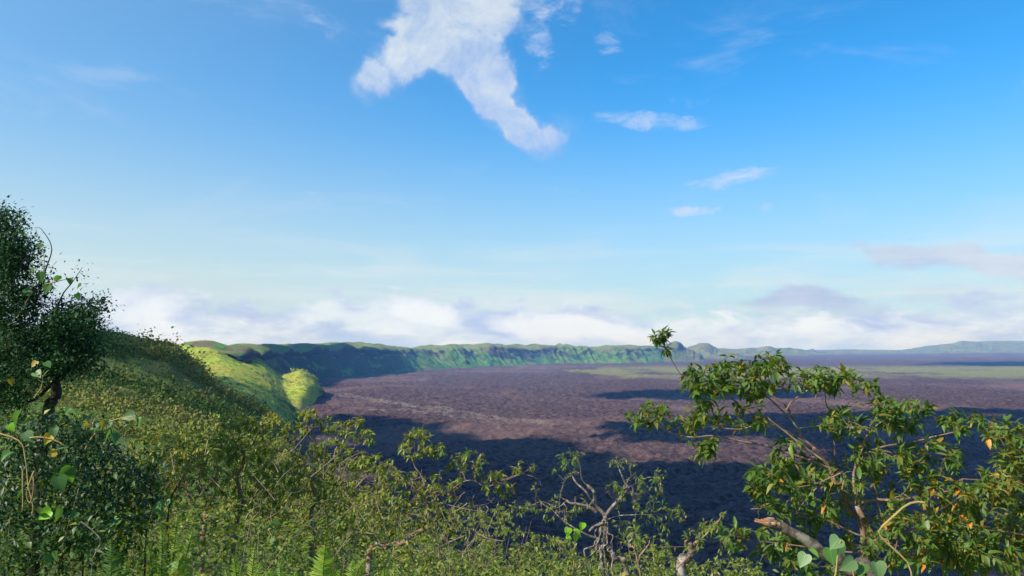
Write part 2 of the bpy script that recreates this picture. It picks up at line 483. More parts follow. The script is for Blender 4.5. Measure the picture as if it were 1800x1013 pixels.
# thin pale tracks between flow lobes
trk = None
for (p0, p1, w) in (((575, 690), (960, 748), 14), ((640, 715), (900, 742), 9), ((560, 695), (760, 707), 9)):
    a, b = PZ(*p0, -110.), PZ(*p1, -110.)
    dx, dy = b[0] - a[0], b[1] - a[1]
    L = math.hypot(dx, dy)
    nx, ny = -dy / L, dx / L
    wv = t.m('MULTIPLY', t.m('SUBTRACT', t.noise(pos, .006, 4, .6), .5), 160.0)
    dd = t.m('ABSOLUTE', t.m('ADD', t.m('ADD', t.m('MULTIPLY', t.m('SUBTRACT', X, float(a[0])), nx), t.m('MULTIPLY', t.m('SUBTRACT', Y, float(a[1])), ny)), wv))
    al = t.m('ADD', t.m('MULTIPLY', t.m('SUBTRACT', X, float(a[0])), dx / L), t.m('MULTIPLY', t.m('SUBTRACT', Y, float(a[1])), dy / L))
    k = t.m('MULTIPLY', t.m('SUBTRACT', 1.0, t.ss(dd, w * .3, w * 1.6)), t.m('MULTIPLY', t.ss(al, -80., 40.), t.m('SUBTRACT', 1.0, t.ss(al, L - 60., L + 80.))))
    trk = k if trk is None else t.m('MAXIMUM', trk, k)
trk = t.m('MULTIPLY', trk, t.ss(n1, .38, .58))
c = t.mix(t.m('MULTIPLY', trk, .75), c, (.27, .22, .18))
finish(t, c, .95, t.m('ADD', n1, t.m('MULTIPLY', n3, .35)), .9, 6.0, spec=.05)


# ------------------------------------------------------------------ the setting
FLOOR = -110.0


def structure(name, me, mat, label=None):
    o = add_obj(name, me, mat)
    o['kind'] = 'structure'
    return o


# caldera floor: one sheet round the viewpoint, fine where the photograph looks
th = np.concatenate([np.linspace(-np.pi, -.72, 60, endpoint=False), np.linspace(-.72, .72, 540), np.linspace(.72, np.pi, 61)[1:-1]])
rr = np.concatenate([np.linspace(40, 235, 5), np.geomspace(250, 2600, 300), np.geomspace(2620, 13800, 90)])
TH, RR = np.meshgrid(th, rr, indexing='ij')
X, Y = RR * np.sin(TH), RR * np.cos(TH)
fade = np.clip((RR - 200) / 100, 0, 1)
Z = FLOOR + fade * (2.3 * fbm(X / 9., Y / 9., 0, 3, .65) + 2.6 * fbm(X / 45., Y / 45., 3, 3) + 3.0 * fbm(X / 260., Y / 260., 5, 3))
Z = np.where(RR > 9000, Z + (RR - 9000) * .004, Z)
structure('caldera_floor', np_mesh('caldera_floor', np.stack([X, Y, Z], -1).reshape(-1, 3), grid_faces(len(th), len(rr), True)), M_lava)

# hillside the viewpoint stands on, with the near spur on the left: heights over bearing (photo column) and distance
H_PX = np.array([-3000, -900, -200, 60, 180, 300, 345, 400, 480, 560, 700, 900, 1200, 1600, 2800, 5200], float)
H_D = np.array([0, 3, 6, 12, 25, 60, 120, 190, 230, 300, 420], float)
H_Z = np.array([
    [-1.65] * 16,
    [-1.6, -1.6, -1.7, -1.8, -1.8, -1.8, -1.8, -1.85, -1.9, -1.9, -2.0, -2.0, -2.0, -1.9, -1.9, -1.8],
    [-1.5, -1.7, -1.9, -2.1, -2.2, -2.3, -2.3, -2.4, -2.5, -2.6, -2.8, -2.9, -2.9, -2.6, -2.5, -2.2],
    [-1.4, -1.9, -2.3, -2.6, -2.8, -3.0, -3.1, -3.2, -3.4, -3.6, -4.2, -4.8, -5.0, -4.6, -4.5, -4.2],
    [-1.0, -2.0, -2.8, -3.2, -3.6, -4.0, -4.3, -4.6, -5.2, -6.0, -7.4, -8.6, -9.6, -10., -9.0, -8.0],
    [1.0, -.5, -2.0, -4.0, -5.0, -6.2, -7.0, -7.8, -9.5, -12., -16., -21., -26., -27., -25., -20.],
    [4.0, 2.5, .8, -1.0, -2.2, -5.2, -8.0, -11.5, -17., -26., -39., -49., -56., -57., -55., -48.],
    [5.0, 4.0, 3.4, 3.0, 2.7, .15, -5.0, -12.3, -19.5, -46., -73., -85., -92., -92., -90., -84.],
    [5.0, 4.0, 2.5, 2.0, 1.2, -5.0, -14., -28., -50., -76., -100, -110, -114, -114, -112, -108],
    [4.0, 1.0, -3.0, -6.0, -9.0, -24., -46., -68., -92., -108, -116, -118, -118, -118, -118, -117],
    [0.0, -6.0, -14., -24., -34., -64., -92., -108, -116, -118, -120, -120, -120, -120, -120, -120]])


def hill_z(px, D):
    """height of the hillside; px and D are arrays"""
    ti = np.interp(px, H_PX, np.arange(len(H_PX)))
    tj = np.interp(D, H_D, np.arange(len(H_D)))
    # separable cubic: rows first
    i = np.clip(np.floor(ti).astype(int), 0, len(H_PX) - 2)
    j = np.clip(np.floor(tj).astype(int), 0, len(H_D) - 2)
    fi, fj = ti - i, tj - j
    def w(f): return [-.5 * f + f * f - .5 * f ** 3, 1 - 2.5 * f * f + 1.5 * f ** 3, .5 * f + 2 * f * f - 1.5 * f ** 3, -.5 * f * f + .5 * f ** 3]
    wi, wj = w(fi), w(fj)
    out = 0
    for a in range(4):
        for b in range(4):
            out = out + wj[b] * wi[a] * H_Z[np.clip(j + b - 1, 0, len(H_D) - 1), np.clip(i + a - 1, 0, len(H_PX) - 1)]
    X, Y = (px - 900) / FPX * D, D
    out = out + np.clip((D - 20) / 60, 0, 1) * (1.1 * fbm(X / 14., Y / 14., 1, 3) + .9 * fbm(X / 45., Y / 45., 2, 2) * np.clip((D - 60) / 60, 0, 1))
    return out + np.clip(D / 6, 0, 1) * .10 * fbm(X / 1.3, Y / 1.3, 1, 3)


hp = np.concatenate([np.linspace(-3000, -300, 40, endpoint=False), np.linspace(-300, 2000, 300), np.linspace(2000, 5200, 31)[1:]])
hd = np.concatenate([np.linspace(0.3, 20, 60, endpoint=False), np.geomspace(20, 420, 150)])
PX, DD = np.meshgrid(hp, hd, indexing='ij')
HZ = hill_z(PX, DD)
HV = np.stack([(PX - 900) / FPX * DD, DD, HZ], -1)
# the ground goes on behind the viewpoint
front = grid_faces(len(hp), len(hd))
bx, by = np.meshgrid(np.linspace(-70, 70, 40), np.linspace(-60, .9, 24), indexing='ij')
bz = -1.72 - .02 * by + .25 * fbm(bx / 6, by / 6, 4, 3) * np.clip(-by / 5, 0, 1)
BV = np.stack([bx, by, bz - .05], -1).reshape(-1, 3)
structure('hillside', np_mesh('hillside', np.concatenate([HV.reshape(-1, 3), BV]), np.concatenate([front, grid_faces(40, 24) + HV.size // 3])), M_slope)


def loft(name, rows, nu, nv, mat, rough, freq, seed=0, gull=0.0, gfreq=120.):
    """rows: list of rows, each a list of world points; smooth sheet with relief"""
    A = np.array(rows, float)                                   # nrow x ncol x 3
    A = cr(A, np.linspace(0, len(A) - 1, nv))
    A = cr(np.swapaxes(A, 0, 1), np.linspace(0, A.shape[1] - 1, nu))   # nu x nv x 3
    N = np.cross(np.gradient(A, axis=0), np.gradient(A, axis=1))
    N /= np.linalg.norm(N, axis=2, keepdims=True) + 1e-9
    N *= np.sign(N[..., 2:3] + 1e-6)
    d = rough * fbm(A[..., 0] / freq, A[..., 1] / freq, A[..., 2] / freq + seed, 5, .55)
    if gull:
        s = np.cumsum(np.linalg.norm(np.gradient(A[:, nv // 3], axis=0), axis=1))[:, None]
        g = 1 - 2 * np.abs(vnoise(s / gfreq + .5 * fbm(A[..., 0] / 300, A[..., 2] / 60, seed, 2), seed + A[..., 2] / 160))
        g2 = 1 - 2 * np.abs(vnoise(s / gfreq * 2.7, seed + 9 + A[..., 2] / 90))
        tt = np.linspace(0, 1, nv)[None, :]
        env = np.clip(tt / .15, 0, 1) * np.clip((1.0 - tt) / .25, 0, 1)
        g3 = 1 - 2 * np.abs(vnoise(s / gfreq * 6.1, seed + 3 + A[..., 2] / 60))
        d = d + gull * env * (g + .5 * g2 + .28 * g3) * (.6 + .6 * np.abs(vnoise(s / gfreq / 4, seed)))
    A = A + N * d[..., None]
    me = np_mesh(name, A.reshape(-1, 3), grid_faces(nu, nv))
    return structure(name, me, mat), A


def curve(pts, px):
    a = np.array(pts, float)
    return np.interp(px, a[:, 0], a[:, 1])


# sunlit spur beyond the near hill
crA = [(230, 607, 1330), (270, 606, 1310), (310, 605.5, 1290), (350, 610, 1270), (385, 620, 1245), (420, 637, 1220), (450, 656, 1195), (475, 674, 1175), (495, 694, 1155), (507, 710, 1138), (516, 726, 1120)]
wA = np.array([1, 1, 1, 1, 1, .9, .75, .55, .32, .17, .06])
md1 = [(x + 12 * w, y + 42 * w, D * (1 - .17 * w)) for (x, y, D), w in zip(crA, wA)]
md2 = [(x + 26 * w, y + 105 * w, D * (1 - .33 * w)) for (x, y, D), w in zip(crA, wA)]
rowsA = [[PZ(x + 45 * w, y + 215 * w + 10, -113.) for (x, y, D), w in zip(crA, wA)], [P(*q) for q in md2], [P(*q) for q in md1], [P(*q) for q in crA],
         [P(x - 10, y + 14, D + 150) for x, y, D in crA], [P(x - 20, y + 45, D + 330) for x, y, D in crA]]
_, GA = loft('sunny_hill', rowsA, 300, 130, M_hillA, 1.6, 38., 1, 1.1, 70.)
# grassy ridge with the round knob
crB = [(370, 612, 1560), (400, 613, 1560), (430, 619, 1560), (455, 630, 1560), (475, 645, 1560), (491, 658, 1560), (506, 658, 1565), (518, 654.5, 1570), (530, 653, 1585), (547, 659, 1620), (560, 674, 1665), (570, 691, 1705)]
wB = np.array([1, 1, 1, 1, 1, .9, .85, .8, .75, .5, .25, .05])
rowsB = [[PZ(x + 30 * w, y + 75 * w + 2, -113.) for (x, y, D), w in zip(crB, wB)], [P(x + 14 * w, y + 44 * w, D * (1 - .16 * w)) for (x, y, D), w in zip(crB, wB)],
         [P(x + 4 * w, y + 16 * w, D * (1 - .07 * w)) for (x, y, D), w in zip(crB, wB)], [P(*q) for q in crB],
         [P(x - 6, y + 10, D + 130) for x, y, D in crB], [P(x - 10, y + 34, D + 260) for x, y, D in crB]]
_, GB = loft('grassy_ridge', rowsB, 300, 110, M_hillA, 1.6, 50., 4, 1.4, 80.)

# the caldera wall: base line on the floor, wall edge and plateau set back from it
base_w = [(470, 712), (500, 696), (520, 684), (538, 678), (552, 673.5), (566, 669.5), (582, 667), (600, 664.5), (635, 661), (668, 658.5), (705, 656), (735, 653), (765, 650), (800, 648), (850, 646),
          (900, 644.5), (950, 642.5), (1000, 641), (1060, 640.2), (1110, 639.6), (1150, 638.6), (1185, 636.5), (1215, 634)]
edge_c = [(395, 622), (430, 619), (470, 617.5), (500, 617), (540, 615), (580, 612.5), (625, 609.5), (650, 613), (690, 617), (715, 616), (740, 611), (765, 613.5), (800, 612.5), (830, 613),
          (860, 611), (885, 608.5), (905, 609.5), (925, 614.5), (945, 611), (965, 608.5), (990, 611.5), (1010, 613.5), (1060, 613), (1100, 613.5), (1130, 612.5), (1160, 612), (1200, 614)]
crest_c = [(370, 615), (430, 613), (470, 611.5), (500, 610), (540, 608), (580, 606.5), (625, 604), (655, 609), (690, 613), (715, 613), (740, 608.5), (765, 611), (800, 610), (830, 611),
           (860, 608.5), (885, 606), (905, 607), (925, 612.5), (945, 609), (965, 606), (990, 609.5), (1010, 611.5), (1060, 611), (1100, 611.5), (1130, 610), (1160, 610), (1200, 612)]


def wall(name, base, edge_c, crest_c, w_edge, w_crest, nu, nv, mat, rough, freq, seed, gull, gfreq):
    B = np.array([PZ(x, y, -113.) for x, y in base])
    T = np.gradient(B[:, :2], axis=0)
    T /= np.linalg.norm(T, axis=1, keepdims=True)
    N = np.stack([-T[:, 1], T[:, 0]], -1)
    def at(w, cv, dz=0.0):
        Q = B[:, :2] + N * w
        px = 900 + FPX * Q[:, 0] / Q[:, 1]
        py = curve(cv, px)
        return np.array([P(a, b, D) for a, b, D in zip(px, py, Q[:, 1])]) + [0, 0, dz]
    sl = np.cumsum(np.r_[0, np.linalg.norm(np.diff(B[:, :2], axis=0), axis=1)])
    we = w_edge * np.interp([b[0] for b in base], [690, 760], [.80, 1.35]) * (1 + .30 * vnoise(sl / 260., 4.4))
    e, c = at(we[:, None], edge_c), at(w_crest, crest_c)
    lo = B * .62 + e * .38
    lo[:, 2] -= 9                                                # talus is concave
    hi = B * .26 + e * .74
    hi[:, 2] -= 1
    back = c.copy()
    back[:, :2] += N * 300
    back[:, 2] -= 40
    return loft(name, [B, lo, hi, e, (e + c) / 2 + [0, 0, 1], c, back], nu, nv, mat, rough, freq, seed, gull, gfreq)


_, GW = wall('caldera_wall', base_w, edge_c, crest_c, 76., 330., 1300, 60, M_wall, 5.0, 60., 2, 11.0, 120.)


def ridge(name, crest, base_py, D, depth, mat, rough, freq, seed, gull=0., nu=200):
    """far hill: crest line given over photo columns, foot on the plain in front of it"""
    cx = np.array(crest, float)
    Dc = np.interp(np.arange(len(cx)), [0, len(cx) - 1], D) if not np.isscalar(D) else np.full(len(cx), D)
    c = [P(x, y, d) for (x, y), d in zip(crest, Dc)]
    f = [np.array([p[0] * (d - depth) / d, d - depth, FLOOR - 4]) for p, d in zip(c, Dc)]
    hi = [.35 * a + .65 * b - [0, 0, 2] for a, b in zip(f, c)]
    bk = [p * 1.0 + np.array([p[0] / p[1] * depth, depth, -abs(p[2] - FLOOR) * .5]) for p in c]
    b2 = [p + np.array([p[0] / p[1] * depth * 2, depth * 2, -abs(p[2] - FLOOR)]) for p in c]
    return loft(name, [f, hi, c, bk, b2], nu, 50, mat, rough, freq, seed, gull, 220.)


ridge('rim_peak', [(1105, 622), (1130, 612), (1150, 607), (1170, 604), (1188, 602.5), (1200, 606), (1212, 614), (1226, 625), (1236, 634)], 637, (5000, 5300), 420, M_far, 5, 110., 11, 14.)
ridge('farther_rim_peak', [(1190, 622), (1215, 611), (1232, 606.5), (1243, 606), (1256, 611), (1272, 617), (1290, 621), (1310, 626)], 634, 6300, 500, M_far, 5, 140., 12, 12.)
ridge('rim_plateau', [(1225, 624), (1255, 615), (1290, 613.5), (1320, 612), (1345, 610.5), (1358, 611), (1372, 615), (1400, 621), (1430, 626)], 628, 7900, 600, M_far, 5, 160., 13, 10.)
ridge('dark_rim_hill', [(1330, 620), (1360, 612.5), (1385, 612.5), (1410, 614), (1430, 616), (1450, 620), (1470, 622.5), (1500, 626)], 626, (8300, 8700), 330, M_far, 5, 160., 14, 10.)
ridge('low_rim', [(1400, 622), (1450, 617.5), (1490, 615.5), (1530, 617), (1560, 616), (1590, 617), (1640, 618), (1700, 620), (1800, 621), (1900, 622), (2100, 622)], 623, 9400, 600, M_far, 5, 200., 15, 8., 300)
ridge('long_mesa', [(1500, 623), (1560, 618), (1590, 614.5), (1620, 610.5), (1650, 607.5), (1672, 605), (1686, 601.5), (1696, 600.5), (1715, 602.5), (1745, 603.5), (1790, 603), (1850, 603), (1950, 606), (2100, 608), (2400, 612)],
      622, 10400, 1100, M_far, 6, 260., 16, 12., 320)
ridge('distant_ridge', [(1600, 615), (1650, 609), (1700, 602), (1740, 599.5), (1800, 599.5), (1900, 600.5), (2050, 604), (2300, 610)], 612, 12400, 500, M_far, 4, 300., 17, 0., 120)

# air
hz = bpy.data.meshes.new('haze')
x0, x1, y0, y1, z0, z1 = -14600, 14600, -14600, 14600, -124, 95
hz.from_pydata([(x, y, z) for x in (x0, x1) for y in (y0, y1) for z in (z0, z1)], [],
               [(0, 1, 3, 2), (4, 6, 7, 5), (0, 4, 5, 1), (2, 3, 7, 6), (0, 2, 6, 4), (1, 5, 7, 3)])
m, t = new_mat('haze_air')
v = t.node('ShaderNodeVolumePrincipled', {'Color': (.17, .44, 1.0, 1), 'Absorption Color': (1, 1, 1, 1), 'Density': .95e-4, 'Anisotropy': 0.0})
t.l.new(v.outputs[0], t.node('ShaderNodeOutputMaterial').inputs['Volume'])
ho = add_obj('haze', hz, m)
ho['kind'] = 'stuff'

# clouds out of the picture on the left that shade parts of the caldera
m, t = new_mat('cloud_white')
M_cloud = m
finish(t, (.85, .85, .85, 1), 1.0, spec=0)
ico_v, ico_f = None, None
ph = (1 + 5 ** .5) / 2
ico_v = np.array([(-1, ph, 0), (1, ph, 0), (-1, -ph, 0), (1, -ph, 0), (0, -1, ph), (0, 1, ph), (0, -1, -ph), (0, 1, -ph), (ph, 0, -1), (ph, 0, 1), (-ph, 0, -1), (-ph, 0, 1)]) / math.hypot(1, ph)
ico_f = np.array([(0, 11, 5), (0, 5, 1), (0, 1, 7), (0, 7, 10), (0, 10, 11), (1, 5, 9), (5, 11, 4), (11, 10, 2), (10, 7, 6), (7, 1, 8), (3, 9, 4), (3, 4, 2), (3, 2, 6), (3, 6, 8), (3, 8, 9), (4, 9, 5), (2, 4, 11), (6, 2, 10), (8, 6, 7), (9, 8, 1)])


def inside(poly, x, y):
    r = np.zeros(x.shape, bool)
    n = len(poly)
    for i in range(n):
        (xa, ya), (xb, yb) = poly[i][:2], poly[(i + 1) % n][:2]
        c = ((ya > y) != (yb > y)) & (x < (xb - xa) * (y - ya) / (yb - ya + 1e-9) + xa)
        r ^= c
    return r


def shade_cloud(poly, alt, sp, label, zref=FLOOR, rag=1.0, drop=.0):
    """puffy cloud whose shadow falls on the outline poly (points on the level zref)"""
    poly = [tuple(p[:2]) for p in poly]
    a = np.array(poly)
    gx, gy = np.meshgrid(np.arange(a[:, 0].min() - sp, a[:, 0].max() + sp, sp), np.arange(a[:, 1].min() - sp, a[:, 1].max() + sp, sp), indexing='ij')
    gx = gx.ravel() + rng.uniform(-.3, .3, gx.size) * sp
    gy = gy.ravel() + rng.uniform(-.3, .3, gy.size) * sp
    wx = fbm(gx / (sp * 5), gy / (sp * 5), 1, 3) * sp * 1.3 * rag
    wy = fbm(gx / (sp * 5), gy / (sp * 5), 8, 3) * sp * 1.3 * rag
    k = inside(poly, gx + wx, gy + wy)
    if drop:
        k &= rng.random(k.shape) > drop
    gx, gy = gx[k], gy[k]
    n = len(gx)
    h = alt + rng.uniform(-.5, .5, n) * sp * 2
    C = np.stack([gx, gy, np.full(n, zref)], -1) + SUNV * (h / SUNV[2])[:, None]
    r = sp * rng.uniform(.75, 1.05, n)
    V = C[:, None] + ico_v[None] * r[:, None, None] * rng.uniform(.85, 1.15, (n, 12, 1))
    F = ico_f[None] + (np.arange(n) * 12)[:, None, None]
    o = add_obj('cloud', np_mesh('cloud', V.reshape(-1, 3), F.reshape(-1, 3)), M_cloud)
    o['kind'] = 'stuff'
    o['label'] = label
    return o


def floor_poly(pts): return [PZ(x, y, FLOOR) for x, y in pts]


shade_cloud(floor_poly([(572, 724), (600, 728), (640, 735), (720, 745), (765, 762), (830, 772), (900, 776), (960, 784), (1040, 788), (1100, 800), (1180, 812), (1290, 822), (1390, 824), (1430, 800), (1400, 770),
                        (1390, 735), (1480, 724), (1600, 722), (1800, 724), (2100, 726), (2100, 830), (1700, 980), (1300, 1080), (900, 1080), (620, 1000), (560, 880), (545, 820), (568, 770)]), 1500, 32, 'large cloud shading the near lava plain', drop=.06)
shade_cloud(floor_poly([(1010, 752), (1080, 742), (1180, 736), (1300, 728), (1420, 722), (1420, 760), (1400, 785), (1330, 778), (1240, 770), (1120, 768)]), 1300, 22, 'ragged cloud shading the middle of the lava plain', rag=2.4, drop=.25)
shade_cloud(floor_poly([(1040, 691), (1150, 686), (1290, 680), (1420, 686), (1400, 697), (1270, 694), (1120, 695)]), 2200, 60, 'thin cloud shading a strip of the lava plain', rag=1.2)
shade_cloud(floor_poly([(1590, 640), (1700, 636), (1900, 636), (1900, 642), (1750, 644), (1640, 642)]), 3600, 90, 'high cloud shading the far lava plain', rag=1.3)
near_sh = [(-400, 40), (-150, 45), (-62, 60), (-45, 110), (-50, 180), (-78, 215), (-100, 260), (-118, 330), (-150, 420), (-190, 470), (-420, 420)]
shade_cloud(near_sh, 1300, 6, 'thin broken cloud half shading the near green hill', zref=-3.0, rag=1.5, drop=.90)
shade_cloud([P(*q) for q in [(230, 668, 1080), (320, 664, 1060), (360, 674, 1040), (400, 690, 1020), (450, 718, 1010), (480, 740, 1030), (505, 752, 1060), (495, 790, 880), (430, 830, 700), (300, 740, 640), (200, 690, 760)]],
            900, 8, 'low cloud shading the foot of the sunny hill', zref=-50., rag=1.6, drop=.5)
cw = np.array([PZ(x, y, FLOOR) for x, y in base_w[2:11]])
shade_cloud([tuple(p + [16, -6, 0]) for p in cw] + [tuple(p + [-88, 26, 0]) for p in cw[::-1]], 1500, 20, 'unseen cloud added to darken the blue caldera wall', zref=-55., rag=.3)  # added out of view so that this wall surely stays dark

# ------------------------------------------------------------------ vegetation
UP = np.array([0, 0, 1.0])


def unit(v): return v / (np.linalg.norm(v, axis=-1, keepdims=True) + 1e-9)


def leaf_shape(rows, fold=.25, droop=.25, base_w=0.0):
    """leaf blade along +y, unit length: rows of (position, half width); folded at the midrib and drooping"""
    V, F = [], []
    for k, (y, w) in enumerate(rows):
        z = -droop * y * y
        V += [(-w, y, z + fold * w), (0, y, z), (w, y, z + fold * w)]
        if k:
            a = (k - 1) * 3
            F += [(a, a + 1, a + 4, a + 3), (a + 1, a + 2, a + 5, a + 4)]
    return np.array(V), np.array(F)


L_GUAVA = [leaf_shape([(0, .02), (.15, .11), (.4, .17), (.7, .14), (.9, .06), (1.0, .005)], f, d) for f, d in ((.35, .25), (.6, .45), (.2, .10), (.5, .6))]
def folded(w, fold, droop):                       # two-quad blade for small leaves
    return (np.array([(0, 0, 0), (w, .42, fold * w - .18 * droop), (0, 1, -droop), (-w, .42, fold * w - .18 * droop), (0, .45, -.2 * droop)]), np.array([(0, 1, 2, 4), (0, 4, 2, 3)]))


L_SMALL = folded(.30, .4, .15)
L_MID = folded(.21, .45, .35)
L_PLAIN = leaf_shape([(0, .02), (.4, .17), (.8, .10), (1.0, .005)], .4, .35)
_ho = [(-.02, .0), (-.10, .16), (-.06, .33), (.10, .46), (.32, .46), (.56, .34), (.80, .16), (1.0, .012)]


def heart_shape(fold, droop):
    V, F = [], []
    for k, (y, w) in enumerate(_ho):
        ym = max(y, .02 + .02 * k) if k < 3 else y
        for sx in (-1, -.5, 0, .5, 1):
            yy = ym + (y - ym) * abs(sx)
            V.append((w * sx, yy, -droop * yy * abs(yy) + fold * abs(w * sx) - .06 * math.sin(abs(sx) * 3.1) * w))
        if k:
            a = (k - 1) * 5
            F += [(a + i, a + i + 1, a + i + 6, a + i + 5) for i in range(4)]
    return np.array(V), np.array(F)


L_HEART = [heart_shape(.25, .2), heart_shape(.45, .4), heart_shape(.1, .1)]


def frames(pos, d, roll=0.35, nrm=None):
    """leaf frames: y along d, z as near up as it can be, with random roll"""
    d = unit(d)
    n = UP[None] - d * d[:, 2:3] if nrm is None else nrm - d * (nrm * d).sum(1, keepdims=True)
    n = unit(n + 1e-4)
    x = np.cross(d, n)
    a = rng.normal(0, roll, len(d))[:, None]
    n2 = n * np.cos(a) + x * np.sin(a)
    x2 = np.cross(d, n2)
    return np.stack([x2, d, n2], -1)                # columns


def leaves_mesh(name, shape, pos, M, size, tint):
    V, F = shape
    W_ = np.einsum('nij,vj->nvi', M, V) * size[:, None, None] + pos[:, None]
    FF = F[None] + (np.arange(len(pos)) * len(V))[:, None, None]
    return np_mesh(name, W_.reshape(-1, 3), FF.reshape(-1, F.shape[1]), np.repeat(tint, len(V)))


_leaf_lib = {}


def leaf_data(kind, k, mat):
    key = (kind, k, mat.name)
    if key not in _leaf_lib:
        V, F = (L_GUAVA if kind == 'leaf' else L_HEART)[k]
        me = np_mesh('leaf', V, F)
        me.materials.append(mat)
        _leaf_lib[key] = me
    return _leaf_lib[key]


def put_leaf(parent, pos, M, size, kind='leaf', k=0, mat=None):
    o = bpy.data.objects.new('leaf', leaf_data(kind, k, mat))
    o.matrix_world = Matrix(np.vstack([np.hstack([M * size, (pos - np.array(parent.location))[:, None]]), [0, 0, 0, 1]]).tolist())
    COL.objects.link(o)
    o.parent = parent
    return o


def thing(name, label, cat, loc, group=None):
    o = bpy.data.objects.new(name, None)
    COL.objects.link(o)
    o.location = tuple(float(c) for c in loc)
    o.empty_display_size = .1
    o['label'], o['category'] = label, cat
    if group:
        o['group'] = group
    return o


def part(name, me, mat, parent):
    """a part given in world coordinates, hung under its thing"""
    me.transform(Matrix.Translation(-Vector(parent.location)))
    return add_obj(name, me, mat, parent)


def clusters_from(targets, jit=.35):
    """targets: (px, py, rx, ry, n, depth, spread) -> points spread over ellipses"""
    out = []
    for (px, py, rx, ry, n, D, dD) in targets:
        for _ in range(n):
            a, r = rng.uniform(0, 2 * np.pi), math.sqrt(rng.random())
            out.append(P(px + rx * r * math.cos(a), py + ry * r * math.sin(a), D + rng.uniform(-dD, dD)))
    return np.array(out)


RADK = .48


